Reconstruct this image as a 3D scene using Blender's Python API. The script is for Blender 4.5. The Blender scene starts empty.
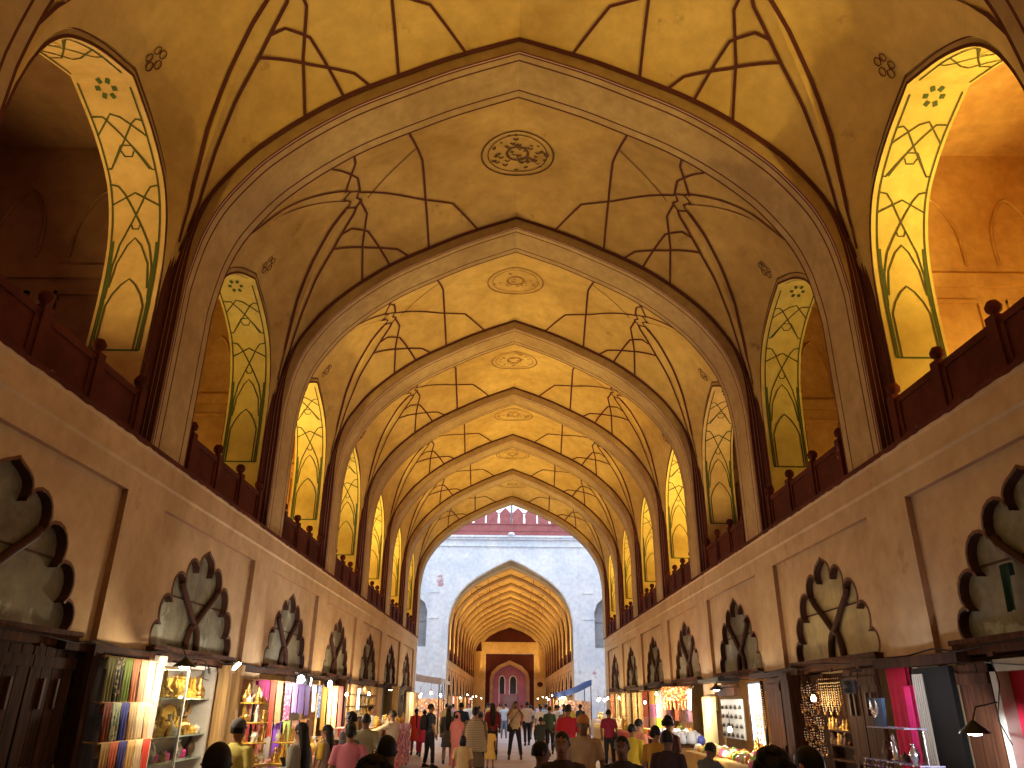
import bpy, bmesh, math, random
from mathutils import Vector, Matrix, noise
from mathutils.geometry import tessellate_polygon
random.seed(7)
C = bpy.context.scene.collection
PI = math.pi
# ------------------------------------------------------------------ scene settings
sc = bpy.context.scene
sc.view_settings.view_transform = 'Standard'
sc.view_settings.look = 'None'
sc.view_settings.exposure = 0.0
sc.cycles.max_bounces = 6
sc.cycles.diffuse_bounces = 4
sc.cycles.glossy_bounces = 2
sc.cycles.transmission_bounces = 4
sc.cycles.sample_clamp_indirect = 4.0
sc.cycles.use_denoising = True
# ------------------------------------------------------------------ materials
MATS = {}
def nm(name):
    m = bpy.data.materials.new(name); m.use_nodes = True
    nt = m.node_tree; nt.nodes.clear()
    out = nt.nodes.new('ShaderNodeOutputMaterial'); b = nt.nodes.new('ShaderNodeBsdfPrincipled')
    nt.links.new(b.outputs[0], out.inputs[0]); MATS[name] = m
    return m, nt, b
def c4(c): return (c[0], c[1], c[2], 1.0)
def plaster(name, base, dark, stain=None, rough=0.85, scale=0.7, amt=0.5, stain_amt=0.0, bump=0.15, thr=(0.62, 0.68), sscale=1.6):
    m, nt, b = nm(name); L = nt.links.new; N = nt.nodes.new
    g = N('ShaderNodeNewGeometry')
    n1 = N('ShaderNodeTexNoise'); n1.inputs['Scale'].default_value = scale; n1.inputs['Detail'].default_value = 6; n1.inputs['Roughness'].default_value = .6
    n2 = N('ShaderNodeTexNoise'); n2.inputs['Scale'].default_value = scale * 7; n2.inputs['Detail'].default_value = 5; n2.inputs['Roughness'].default_value = .65
    L(g.outputs['Position'], n1.inputs['Vector']); L(g.outputs['Position'], n2.inputs['Vector'])
    r = N('ShaderNodeValToRGB'); r.color_ramp.elements[0].position = .36; r.color_ramp.elements[1].position = .62
    r.color_ramp.elements[0].color = c4(dark); r.color_ramp.elements[1].color = c4(base)
    L(n1.outputs['Fac'], r.inputs['Fac'])
    mx = N('ShaderNodeMix'); mx.data_type = 'RGBA'; mx.blend_type = 'MULTIPLY'; mx.inputs['Factor'].default_value = amt
    r2 = N('ShaderNodeValToRGB'); r2.color_ramp.elements[0].position = .3; r2.color_ramp.elements[1].position = .7
    r2.color_ramp.elements[0].color = (.55, .5, .45, 1); r2.color_ramp.elements[1].color = (1, 1, 1, 1)
    L(n2.outputs['Fac'], r2.inputs['Fac']); L(r.outputs[0], mx.inputs['A']); L(r2.outputs[0], mx.inputs['B'])
    col = mx.outputs['Result']
    if stain is not None:
        n3 = N('ShaderNodeTexNoise'); n3.inputs['Scale'].default_value = sscale; n3.inputs['Detail'].default_value = 9; n3.inputs['Roughness'].default_value = .7
        L(g.outputs['Position'], n3.inputs['Vector'])
        r3 = N('ShaderNodeValToRGB'); r3.color_ramp.elements[0].position = thr[0]; r3.color_ramp.elements[1].position = thr[1]
        r3.color_ramp.elements[0].color = (0, 0, 0, 1); r3.color_ramp.elements[1].color = (stain_amt,) * 3 + (1,)
        L(n3.outputs['Fac'], r3.inputs['Fac'])
        m2 = N('ShaderNodeMix'); m2.data_type = 'RGBA'
        L(r3.outputs[0], m2.inputs['Factor']); L(col, m2.inputs['A']); m2.inputs['B'].default_value = c4(stain)
        col = m2.outputs['Result']
    L(col, b.inputs['Base Color']); b.inputs['Roughness'].default_value = rough; b.inputs['Specular IOR Level'].default_value = .08
    if bump:
        bp = N('ShaderNodeBump'); bp.inputs['Strength'].default_value = bump; bp.inputs['Distance'].default_value = .03
        L(n2.outputs['Fac'], bp.inputs['Height']); L(bp.outputs[0], b.inputs['Normal'])
    return m
def plain(name, col, rough=0.6, metal=0.0, emit=0.0, ecol=None, var=0.12, scale=9.0, spec=None):
    m, nt, b = nm(name); L = nt.links.new; N = nt.nodes.new
    g = N('ShaderNodeTexCoord'); n = N('ShaderNodeTexNoise'); n.inputs['Scale'].default_value = scale; n.inputs['Detail'].default_value = 3
    L(g.outputs['Object'], n.inputs['Vector'])
    mx = N('ShaderNodeMix'); mx.data_type = 'RGBA'; L(n.outputs['Fac'], mx.inputs['Factor'])
    mx.inputs['A'].default_value = c4([max(0, v * (1 - var * 2)) for v in col]); mx.inputs['B'].default_value = c4([min(1, v * (1 + var)) for v in col])
    L(mx.outputs['Result'], b.inputs['Base Color'])
    b.inputs['Roughness'].default_value = rough; b.inputs['Metallic'].default_value = metal
    if spec is None and not metal and rough > .35: spec = .15
    if spec is not None: b.inputs['Specular IOR Level'].default_value = spec
    if emit:
        b.inputs['Emission Color'].default_value = c4(ecol or col); b.inputs['Emission Strength'].default_value = emit
    return m
def wood(name, c1, c2, rough=.5, axis=2):
    m, nt, b = nm(name); L = nt.links.new; N = nt.nodes.new
    g = N('ShaderNodeTexCoord'); mp = N('ShaderNodeMapping')
    s = [14, 14, 14]; s[axis] = 1.1; mp.inputs['Scale'].default_value = s
    L(g.outputs['Object'], mp.inputs['Vector'])
    n = N('ShaderNodeTexNoise'); n.inputs['Scale'].default_value = 1.3; n.inputs['Detail'].default_value = 6
    L(mp.outputs[0], n.inputs['Vector'])
    r = N('ShaderNodeValToRGB'); r.color_ramp.elements[0].position = .35; r.color_ramp.elements[1].position = .68
    r.color_ramp.elements[0].color = c4(c1); r.color_ramp.elements[1].color = c4(c2)
    L(n.outputs['Fac'], r.inputs['Fac']); L(r.outputs[0], b.inputs['Base Color']); b.inputs['Roughness'].default_value = .75; b.inputs['Specular IOR Level'].default_value = .06
    bp = N('ShaderNodeBump'); bp.inputs['Strength'].default_value = .2; bp.inputs['Distance'].default_value = .01
    L(n.outputs['Fac'], bp.inputs['Height']); L(bp.outputs[0], b.inputs['Normal'])
    return m
def multi(name, cols, scale=20, rough=.6, emit=0.0, metal=0.0):
    """speckled cloth / beads: voronoi cells over a palette"""
    m, nt, b = nm(name); L = nt.links.new; N = nt.nodes.new
    g = N('ShaderNodeTexCoord'); v = N('ShaderNodeTexVoronoi'); v.inputs['Scale'].default_value = scale
    L(g.outputs['Object'], v.inputs['Vector'])
    s = N('ShaderNodeSeparateColor'); L(v.outputs['Color'], s.inputs[0])
    r = N('ShaderNodeValToRGB'); r.color_ramp.interpolation = 'CONSTANT'
    els = r.color_ramp.elements
    while len(els) < len(cols): els.new(.5)
    for i, c in enumerate(cols): els[i].position = i / len(cols)
    for i, c in enumerate(cols): els[i].color = c4(c)
    L(s.outputs[0], r.inputs['Fac']); L(r.outputs[0], b.inputs['Base Color'])
    b.inputs['Roughness'].default_value = rough; b.inputs['Metallic'].default_value = metal
    if emit:
        L(r.outputs[0], b.inputs['Emission Color']); b.inputs['Emission Strength'].default_value = emit
    return m
OCHRE = plaster('ochre_plaster', (.76, .55, .20), (.60, .40, .13), stain=(.30, .18, .08), stain_amt=.5, scale=.45, bump=.25)
RING = plaster('ring_plaster', (.56, .41, .21), (.45, .31, .15), stain=(.30, .20, .12), stain_amt=.4, scale=.8)
NICHE = plaster('niche_plaster', (.70, .57, .20), (.60, .46, .15), stain=(.5, .35, .15), stain_amt=.3, scale=.6)
ROOM = plaster('room_plaster', (.72, .47, .20), (.58, .34, .13), stain=(.35, .2, .1), stain_amt=.5, scale=.9)
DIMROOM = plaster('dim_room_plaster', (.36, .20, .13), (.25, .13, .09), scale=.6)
WALL = plaster('wall_plaster', (.68, .50, .30), (.56, .39, .225), stain=(.30, .17, .10), stain_amt=.5, scale=.5, bump=.2)
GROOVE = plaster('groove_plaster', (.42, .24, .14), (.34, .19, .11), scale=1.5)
WHITE = plaster('court_whitewash', (.92, .94, .96), (.74, .80, .88), stain=(.50, .20, .20), stain_amt=.8, scale=.5, thr=(.635, .66), sscale=.45)
MAROON = plain('maroon_paint', (.11, .03, .022), rough=.6)
PINKLINE = plain('pale_line_paint', (.55, .33, .28), rough=.7)
GREENL = plain('green_line_paint', (.085, .085, .03), rough=.7)
GREENB = plain('green_border_paint', (.07, .11, .035), rough=.7)
SAND = plaster('red_sandstone', (.13, .032, .02), (.08, .02, .014), stain=(.5, .3, .25), stain_amt=.5, scale=1.4, thr=(.66, .69), sscale=3)
SANDFAR = plaster('pale_red_sandstone', (.48, .18, .17), (.36, .12, .12), scale=.8)
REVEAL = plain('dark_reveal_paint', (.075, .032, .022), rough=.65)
BOARD = plaster('transom_board', (.32, .31, .23), (.17, .155, .115), scale=1.6, stain=(.50, .52, .42), stain_amt=.6, thr=(.56, .60), sscale=1.1)
WOOD = wood('dark_wood', (.022, .009, .006), (.062, .026, .015), rough=.5)
WOODY = wood('mid_wood', (.045, .018, .010), (.11, .045, .022), rough=.45)
FLOOR = plaster('stone_floor', (.52, .43, .42), (.40, .32, .33), stain=(.2, .15, .15), stain_amt=.4, scale=.6, rough=.55)
# ------------------------------------------------------------------ mesh helpers
class MB:
    def __init__(s): s.v = []; s.f = []; s.m = []; s.sm = []
    def quad(s, a, b, c, d, m=0, smooth=False):
        i = len(s.v); s.v += [tuple(a), tuple(b), tuple(c), tuple(d)]; s.f.append((i, i+1, i+2, i+3)); s.m.append(m); s.sm.append(smooth)
    def grid(s, rows, m=0, smooth=True, flip=False, mats=None):
        """rows: equal-length lists of points"""
        i = len(s.v); n = len(rows[0])
        for r in rows: s.v += [tuple(p) for p in r]
        for a in range(len(rows)-1):
            for b in range(n-1):
                q = (i+a*n+b, i+a*n+b+1, i+(a+1)*n+b+1, i+(a+1)*n+b)
                s.f.append(q[::-1] if flip else q); s.m.append(mats[a] if mats else m); s.sm.append(smooth)
    def box(s, x0, y0, z0, x1, y1, z1, m=0):
        P = [(x0,y0,z0),(x1,y0,z0),(x1,y1,z0),(x0,y1,z0),(x0,y0,z1),(x1,y0,z1),(x1,y1,z1),(x0,y1,z1)]
        s.hexa(P, m)
    def hexa(s, P, m=0):
        i = len(s.v); s.v += [tuple(p) for p in P]
        for f in ((0,3,2,1),(4,5,6,7),(0,1,5,4),(1,2,6,5),(2,3,7,6),(3,0,4,7)):
            s.f.append(tuple(i+k for k in f)); s.m.append(m); s.sm.append(False)
    def obox(s, c, sx, sy, sz, rz=0, rx=0, ry=0, m=0):
        R = Matrix.Rotation(rz, 3, 'Z') @ Matrix.Rotation(ry, 3, 'Y') @ Matrix.Rotation(rx, 3, 'X'); c = Vector(c)
        P = [c + R @ Vector((a*sx/2, b*sy/2, e*sz/2)) for e in (-1, 1) for a, b in ((-1,-1),(1,-1),(1,1),(-1,1))]
        s.hexa(P, m)
    def tube(s, pts, r, n=8, m=0, cap=True, closed=False):
        """r number or list"""
        pts = [Vector(p) for p in pts]; R = r if isinstance(r, (list, tuple)) else [r]*len(pts)
        rows = []; up = None
        for k, p in enumerate(pts):
            a = pts[max(0, k-1)]; b = pts[min(len(pts)-1, k+1)]; t = (b-a)
            t = t.normalized() if t.length > 1e-9 else Vector((0, 0, 1))
            if up is None:
                up = Vector((0, 0, 1)) if abs(t.z) < .9 else Vector((1, 0, 0))
            x = up.cross(t)
            if x.length < 1e-6: x = Vector((1, 0, 0)).cross(t)
            x.normalize(); y = t.cross(x); up = y
            rows.append([p + (x*math.cos(q*2*PI/n) + y*math.sin(q*2*PI/n))*R[k] for q in range(n+1)])
        s.grid(rows, m)
        if cap:
            for row, fl in ((rows[0], True), (rows[-1], False)):
                i = len(s.v); s.v += [tuple(p) for p in row[:-1]]
                f = tuple(range(i, i+n)); s.f.append(f[::-1] if fl else f); s.m.append(m); s.sm.append(False)
    def lathe(s, c, prof, n=12, m=0):
        rows = [[(c[0]+r*math.cos(q*2*PI/n), c[1]+r*math.sin(q*2*PI/n), c[2]+z) for q in range(n+1)] for r, z in prof]
        s.grid(rows, m)
    def poly(s, loops, fn, m=0, flip=False):
        """2D loops (outer + holes) tessellated and mapped by fn"""
        tris = tessellate_polygon([[Vector((a, b, 0)) for a, b in l] for l in loops])
        flat = [p for l in loops for p in l]; i = len(s.v)
        s.v += [tuple(fn(*p)) for p in flat]
        for t in tris:
            t = (i+t[0], i+t[1], i+t[2]); s.f.append(t[::-1] if flip else t); s.m.append(m); s.sm.append(False)
    def strip(s, loop, fn0, fn1, m=0, smooth=False, closed=True):
        pts = list(loop) + ([loop[0]] if closed else [])
        s.grid([[fn0(*p) for p in pts], [fn1(*p) for p in pts]], m, smooth)
    def mesh(s, name, mats, weld=False, fix=False):
        me = bpy.data.meshes.new(name); me.from_pydata(s.v, [], s.f)
        for mt in mats: me.materials.append(mt)
        me.polygons.foreach_set('material_index', s.m); me.polygons.foreach_set('use_smooth', s.sm)
        if weld or fix:
            bm = bmesh.new(); bm.from_mesh(me)
            if weld: bmesh.ops.remove_doubles(bm, verts=bm.verts, dist=1e-4)
            if fix: bmesh.ops.recalc_face_normals(bm, faces=bm.faces)
            bm.to_mesh(me); bm.free()
        me.update(); return me
def link(name, me, parent=None, loc=None, rz=None):
    o = bpy.data.objects.new(name, me); C.objects.link(o)
    if parent is not None: o.parent = parent
    if loc is not None: o.location = loc
    if rz is not None: o.rotation_euler = (0, 0, rz)
    return o
def tag(o, label, cat, group=None):
    o['label'] = label; o['category'] = cat
    if group: o['group'] = group
    return o
def struct(o): o['kind'] = 'structure'; return o
def empty(name, loc=(0, 0, 0), rz=0):
    o = bpy.data.objects.new(name, None); C.objects.link(o); o.location = loc; o.rotation_euler = (0, 0, rz); o.empty_display_size = .2; return o
def lerp(a, b, t): return a + (b-a)*t
def interp(P, x):
    if x <= P[0][0]: return P[0][1]
    for i in range(len(P)-1):
        if x <= P[i+1][0]:
            t = (x-P[i][0])/(P[i+1][0]-P[i][0]); return lerp(P[i][1], P[i+1][1], t)
    return P[-1][1]
def smooth_poly(P, n=6):
    """Catmull-Rom through points"""
    out = []
    for i in range(len(P)-1):
        p0 = P[max(0, i-1)]; p1 = P[i]; p2 = P[i+1]; p3 = P[min(len(P)-1, i+2)]
        for k in range(n):
            t = k/n
            out.append(tuple(.5*((2*p1[j]) + (-p0[j]+p2[j])*t + (2*p0[j]-5*p1[j]+4*p2[j]-p3[j])*t*t + (-p0[j]+3*p1[j]-3*p2[j]+p3[j])*t**3) for j in range(len(p1))))
    out.append(tuple(P[-1])); return out
# ------------------------------------------------------------------ architecture measures
A = 4.4; AW = 4.6; LEDGE = 4.7; S = 4.64; Y1 = 8.614; RD = .99
RPc = [(0, 11.14), (.94, 10.77), (1.6, 10.45), (2.39, 10.03), (2.98, 9.61), (3.44, 9.2), (3.75, 8.85), (4.1, 8.3), (4.28, 7.8), (4.36, 7.34), (4.40, 6.95)]
RP = smooth_poly(RPc, 5)
def offset_prof(P, d):
    out = []
    for i, p in enumerate(P):
        a = P[max(0, i-1)]; b = P[min(len(P)-1, i+1)]; tx, tz = b[0]-a[0], b[1]-a[1]; l = math.hypot(tx, tz)
        out.append((p[0]-tz/l*d, p[1]+tx/l*d))
    out[0] = (0, P[0][1]+d*1.07); out[-1] = (P[-1][0]+d, P[-1][1])
    return out
BP = offset_prof(RP, .2)
def barrel(x):
    return interp(BP, abs(x))
NP = smooth_poly([(0, 8.70), (.3, 8.58), (.6, 8.45), (.9, 8.27), (1.15, 8.06), (1.33, 7.79), (1.46, 7.45), (1.54, 7.05), (1.58, 6.5)], 4)
def narch(dy): return interp(NP, abs(dy))
CY = -1.825                       # bay centre, local
GR = [(0, 3.1), (.42, 3.4), (.75, 3.7), (1.08, 4.0), (1.42, 4.3), (1.62, 4.5), (1.7, 4.6)]
def groin(y): return interp(GR, abs(y-CY))
def walltop(y):
    d = abs(y-CY)
    if d <= 1.6: return narch(d) + .13
    if d >= 1.7: return 6.95
    return lerp(narch(1.58)+.13, 6.95, (d-1.6)/.1)
def dome(x, y):
    x = abs(x); k = 1-((y-CY)/1.825)**2
    return k*(.30+.30*min(1, x/3.0)**1.5-.20*math.exp(-x/.5))*(1 if x < 3.9 else max(0, 1-(x-3.9)/.9))
def H(x, y):
    x = abs(x); g = groin(y)
    if x <= g or g > 4.57: return barrel(min(x, 4.6)) + dome(x, y)
    s = min(1, (x-g)/(AW-g)); zg = barrel(g)+dome(g, y); zw = walltop(y)
    return zg + (zw-zg)*(s**1.5)
def ribbon(mb, pts, w, surf, m, lift=.014, step=.12):
    """painted line: pts in surface parameters, surf -> (point, normal)"""
    dense = []
    for i in range(len(pts)-1):
        a, b = pts[i], pts[i+1]; n = max(1, int(math.hypot(b[0]-a[0], b[1]-a[1])/step))
        for k in range(n): dense.append((lerp(a[0], b[0], k/n), lerp(a[1], b[1], k/n)))
    dense.append(pts[-1])
    P = [surf(*d) for d in dense]; L = []; R = []
    for i, (p, nn) in enumerate(P):
        t = P[min(i+1, len(P)-1)][0]-P[max(i-1, 0)][0]
        if t.length < 1e-9: t = Vector((1, 0, 0))
        sd = nn.cross(t).normalized()*w/2; L.append(p+nn*lift+sd); R.append(p+nn*lift-sd)
    mb.grid([L, R], m, False)
def vsurf(x, y):
    e = .01; p = Vector((x, y, H(x, y)))
    dx = Vector((2*e, 0, H(x+e, y)-H(x-e, y))); dy = Vector((0, 2*e, H(x, y+e)-H(x, y-e)))
    n = dx.cross(dy)
    n.normalize()
    if n.z > 0: n = -n
    return p, n
def vault_mesh(seed, faded=False):
    mb = MB(); rnd = random.Random(seed)
    ys = [-3.65+3.65*k/36 for k in range(37)]
    # barrel part, between the groins; two halves to keep the ridge crisp
    for sg in (-1, 1):
        rows = []
        for y in ys:
            g = groin(y); row = []
            for k in range(29):
                x = g*math.sin(k/28*PI/2)**1.0 if True else 0
                row.append((sg*x, y, barrel(x)+dome(x, y)))
            rows.append(row)
        mb.grid(rows, 0, True, flip=(sg < 0))
        rows = []
        for y in ys:
            g = groin(y); row = []
            for k in range(15):
                s = k/14; x = g+(AW-g)*math.sin(s*PI/2) if g < 4.57 else AW
                z = H(x, y) if g < 4.57 else barrel(g)
                row.append((sg*x, y, z))
            rows.append(row)
        mb.grid(rows, 0, True, flip=(sg < 0))
    W = .045
    lines = [
        [(.8, 0), (1.29, -.85), (1.88, -1.2), (2.89, -1.94)],
        [(1.84, -3.65), (1.83, -3.17), (1.74, -2.25), (1.79, -1.2), (1.82, 0)],
        [(3.12, -3.5), (3.09, -3.12), (2.85, -2.38), (2.89, -1.94)],
        [(3.36, -1.20), (3.17, -1.18), (2.91, -.92), (2.59, 0)],
        [(3.53, -1.02), (2.96, -.59), (2.42, -.26), (2.2, 0)],
        [(3.14, 0), (3.04, -.71), (2.87, -1.33), (2.93, -1.72)],
        [(2.70, -3.5), (2.78, -2.91), (3.11, -2.13)],
    ]
    thin = [[(1.77, -2.70), (2.80, -1.70)]]
    star = [(2.90, -1.72), (3.02, -1.60), (3.14, -1.70), (3.08, -1.82), (3.16, -1.98), (3.03, -2.08), (2.90, -1.98), (2.97, -1.84), (2.90, -1.72)]
    inner = [(4.5, -.03), (4.39, -.10), (4.14, -.43), (3.87, -.71), (3.54, -1.0), (3.08, -1.48), (3.02, -1.60)]
    outer = [(4.54, -.12), (4.45, -.23), (4.19, -.67), (3.87, -1.04), (3.52, -1.40), (3.14, -1.74)]
    mirror = lambda L: [(x, 2*CY-y) for x, y in L]
    for sg in (-1, 1):
        for L in lines + [star, mirror(inner), mirror(outer)]:
            ribbon(mb, [(sg*x, y) for x, y in L], W, vsurf, 1)
        for L in (inner, outer):
            ribbon(mb, [(sg*x, y) for x, y in L], .055, vsurf, 1, step=.06)
        for L in thin: ribbon(mb, [(sg*x, y) for x, y in L], .018, vsurf, 1)
        # painted bands where the vault meets the arches
        for y in (-.03, -3.62):
            ribbon(mb, [(sg*x, y) for x in [0.0]+[k*.23 for k in range(1, 20)]+[4.55]], .06, vsurf, 1, step=.1)
        # flower sprig above the niche peak
        def lsurf(a, b): return vsurf(sg*(4.53-b*.8), CY+.06+a)
        for q in range(5):
            an = q*2*PI/5; c = (.075*math.cos(an), .12+.085*math.sin(an))
            ribbon(mb, [(c[0]+.04*math.cos(t*PI/4), c[1]+.04*math.sin(t*PI/4)) for t in range(9)], .016, lsurf, 1, step=.03)
    # medallion at the crown
    def msurf(a, b): return vsurf(a, CY-.1+b)
    for r, w, m in ((.68, .035, 2), (.56, .02, 2), (.2, .05, 2)):
        ribbon(mb, [(r*math.cos(t*PI/18), r*.92*math.sin(t*PI/18)) for t in range(37)], w, msurf, m, step=.1)
    for k in range(60 if not faded else 22):
        a = rnd.random()*2*PI; r = rnd.uniform(.05, .55); s = rnd.uniform(.02, .05)
        x, y = r*math.cos(a), r*math.sin(a)
        ribbon(mb, [(x-s, y-s*.5), (x, y+s*.6), (x+s, y-s*.4)], rnd.uniform(.02, .05), msurf, 2, step=.04)
    return mb.mesh('vault_bay', [OCHRE, MAROON, MEDAL])
OCHRE2 = plaster('dimmed_ochre_plaster', (.60, .41, .16), (.44, .28, .10), stain=(.22, .13, .06), stain_amt=.6, scale=.45, bump=.25)  # ochre copy with the second bay's weaker light put into its colour
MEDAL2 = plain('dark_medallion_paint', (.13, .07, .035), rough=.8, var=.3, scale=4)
MEDAL = plain('faded_medallion_paint', (.40, .22, .09), rough=.8, var=.3, scale=4)
# ---- transverse arch: local y 0 (front) .. .99 (back)
def ring_mesh():
    mb = MB(); prof = RP + [(4.4, z) for z in (6.4, 5.8, 5.2, LEDGE-.02)]
    outp = BP + [(4.6, z) for z in (6.4, 5.8, 5.2, LEDGE-.02)]
    ysm = [(0, 1), (.028, 2), (.05, 1), (.078, 0), (.18, 1), (.212, 0), (.80, 1), (.83, 0), (.955, 1), (.99, None)]
    for sg in (-1, 1):
        rows = [[(sg*x, y, z) for x, z in prof] for y, _ in ysm]
        mb.grid(rows, 0, True, flip=(sg > 0), mats=[m for _, m in ysm[:-1]])
        for y, fl in ((0, sg < 0), (.99, sg > 0)):
            mb.grid([[(sg*x, y, z) for x, z in prof], [(sg*x, y, z) for x, z in outp]], 0, False, flip=fl)
        # dark painted band where the ribs gather at the foot
        pf = [p for p in zip(prof, outp)]
        kz = lambda z: 1.0 if z < 6.9 else max(.16, 1-(z-6.9)/1.7)
        for (q0, q1, mm) in ((.06, .36, 1), (.36, .40, 2), (.40, .66, 1), (.66, .70, 2), (.70, 1, 1)):
            mb.grid([[(sg*lerp(a[0], b[0], 1-(1-q)*kz(a[1])), -.006, lerp(a[1], b[1], 1-(1-q)*kz(a[1]))) for a, b in pf] for q in (q0, q1)], mm, False, flip=(sg < 0))
        # solid back of the pier up to wall plane
        # filler behind the arch foot
        mb.quad((sg*4.6, 0, LEDGE-.02), (sg*4.6, .99, LEDGE-.02), (sg*4.6, .99, 9), (sg*4.6, 0, 9), 0)
    return mb.mesh('transverse_arch', [RING, MAROON, PINKLINE])
# ---- gallery arch wall for one side (built for x>0, mirrored by scale-free duplicate)
RDEP = .74
def niche_mesh(sg, dim):
    mb = MB()
    arc = [(d, z) for d, z in NP] + [(1.58, z) for z in (6.2, 5.9, 5.3, LEDGE-.02)]
    full = [(-d, z) for d, z in arc[::-1]] + [(d, z) for d, z in arc[1:]]
    outer = [(-1.825, LEDGE-.02)] + [(-1.825, 6.95)] + [(-1.7, 6.95)]
    tops = []
    k = -1.6
    while k <= 1.6001: tops.append((k, walltop(CY+k)+.02)); k += .1
    outer += tops + [(1.7, 6.95), (1.825, 6.95), (1.825, LEDGE-.02)]
    outer += [(1.58, LEDGE-.02)]
    poly = outer + [p for p in full[::-1][1:]]
    fn = lambda d, z: (sg*AW, CY+d, z)
    mb.poly([poly], fn, 0, flip=(sg > 0))
    # intrados
    q = [0, .25, .5, .75, 1]
    mb.grid([[(sg*(AW+RDEP*k), CY+d, z) for d, z in full] for k in q], 3, True, flip=(sg < 0))
    # painted frame lines on the wall face
    seg = full
    def line(off, w, m, lift=.008):
        L = []; R = []
        for i, p in enumerate(seg):
            a = seg[max(0, i-1)]; b = seg[min(len(seg)-1, i+1)]; tx, tz = b[0]-a[0], b[1]-a[1]; l = math.hypot(tx, tz) or 1
            nx, nz = -tz/l, tx/l
            L.append((sg*(AW-lift), CY+p[0]+nx*off, p[1]+nz*off)); R.append((sg*(AW-lift), CY+p[0]+nx*(off+w), p[1]+nz*(off+w)))
        mb.grid([L, R], m, False)
    line(.004, .035, 1); line(.095, .02, 1); line(.125, .015, 1)
    # dark moulded nook between the arch wall and the transverse arch: three slender rolls
    for yy, rr in ((-.035, .03), (-.10, .03), (-.165, .026), (-.134, .009), (-3.60, .03), (-3.54, .026)):
        mb.tube([(sg*(AW-.01), yy, LEDGE), (sg*(AW-.01), yy, 6.3), (sg*(AW-.012), yy*.9 if yy > -1 else yy, 7.1), (sg*(AW-.03), yy*.6 if yy > -1 else yy, 7.9)], [rr, rr, rr*.8, rr*.35], 6, 2 if rr < .01 else 1, cap=False)
    # painted net on the intrados. parameters: q across (0 hall edge..1), s arc length from apex (signed)
    al = [0]
    for i in range(1, len(arc)): al.append(al[-1]+math.hypot(arc[i][0]-arc[i-1][0], arc[i][1]-arc[i-1][1]))
    def isurf(qq, s):
        a = min(abs(s), al[-1]-1e-4)
        for i in range(len(al)-1):
            if a <= al[i+1]: break
        t = (a-al[i])/(al[i+1]-al[i]); d = lerp(arc[i][0], arc[i+1][0], t); z = lerp(arc[i][1], arc[i+1][1], t)
        td, tz = arc[i+1][0]-arc[i][0], arc[i+1][1]-arc[i][1]; l = math.hypot(td, tz); td /= l; tz /= l
        n = Vector((0, tz if s >= 0 else -tz, -td)) if True else None
        n = Vector((0, tz*(1 if s >= 0 else -1), -td)); 
        return Vector((sg*(AW+RDEP*qq), CY+d*(1 if s >= 0 else -1), z)), n
    B = 3.62
    for e in (1, -1):
        def R(P, w, m): ribbon(mb, [(a, e*b) for a, b in P], w, isurf, m, lift=.008, step=.08)
        R([(.10, .12), (.10, B)], .022, 4); R([(.93, .08), (.93, B)], .022, 4)
        R([(.135, 2.1), (.14, B)], .026, 5); R([(.895, 2.1), (.89, B)], .026, 5)
        R([(.10, B), (.93, B)], .026, 5)
        # lowest blind arch
        R([(.2, B), (.2, 3.0), (.28, 2.84), (.4, 2.70), (.52, 2.62), (.64, 2.70), (.76, 2.84), (.84, 3.0), (.84, B)], .022, 4)
        # nested pointed arches
        R([(.15, 2.9), (.17, 2.45), (.26, 2.15), (.40, 1.92), (.70, 1.48), (.80, 1.38), (.93, 1.36)], .022, 4)
        R([(.88, 2.9), (.86, 2.45), (.78, 2.15), (.64, 1.92), (.34, 1.48), (.24, 1.38), (.10, 1.36)], .022, 4)
        R([(.19, 2.75), (.25, 2.4), (.4, 2.15), (.52, 2.05), (.64, 2.15), (.79, 2.4), (.85, 2.75)], .02, 4)
        R([(.44, 1.87), (.47, 1.93), (.57, 1.93), (.60, 1.87)], .018, 4)
        R([(.10, 1.62), (.52, 1.46), (.93, 1.62)], .022, 4)
        # star net
        R([(.93, 1.16), (.86, 1.16), (.30, .58), (.20, .52), (.10, .54)], .022, 4)
        R([(.10, 1.16), (.16, 1.16), (.55, .70), (.74, .50), (.93, .50)], .022, 4)
        R([(.20, 1.16), (.42, .86), (.60, .86), (.86, 1.16)], .018, 4)
        R([(.10, .74), (.45, .50), (.60, .46), (.93, .74)], .022, 4)
        R([(.40, .93), (.45, 1.0), (.58, 1.0), (.62, .93)], .018, 4)
    # six-petal green flower on the far slope, plain lines over the apex
    for k in range(6):
        an = k*PI/3; c = (.5+.13*math.cos(an), .14+.10*math.sin(an))
        ribbon(mb, [(c[0]-.035*math.cos(an), c[1]-.03*math.sin(an)), (c[0]+.045*math.cos(an), c[1]+.04*math.sin(an))], .055, isurf, 5, lift=.008, step=.03)
    return mb.mesh('gallery_arch', [RING, MAROON, PINKLINE, DIMNICHE if dim else NICHE, GREENL, GREENB])
DIMNICHE = plaster('dim_niche_plaster', (.72, .50, .27), (.62, .40, .2), scale=.6)
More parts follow.
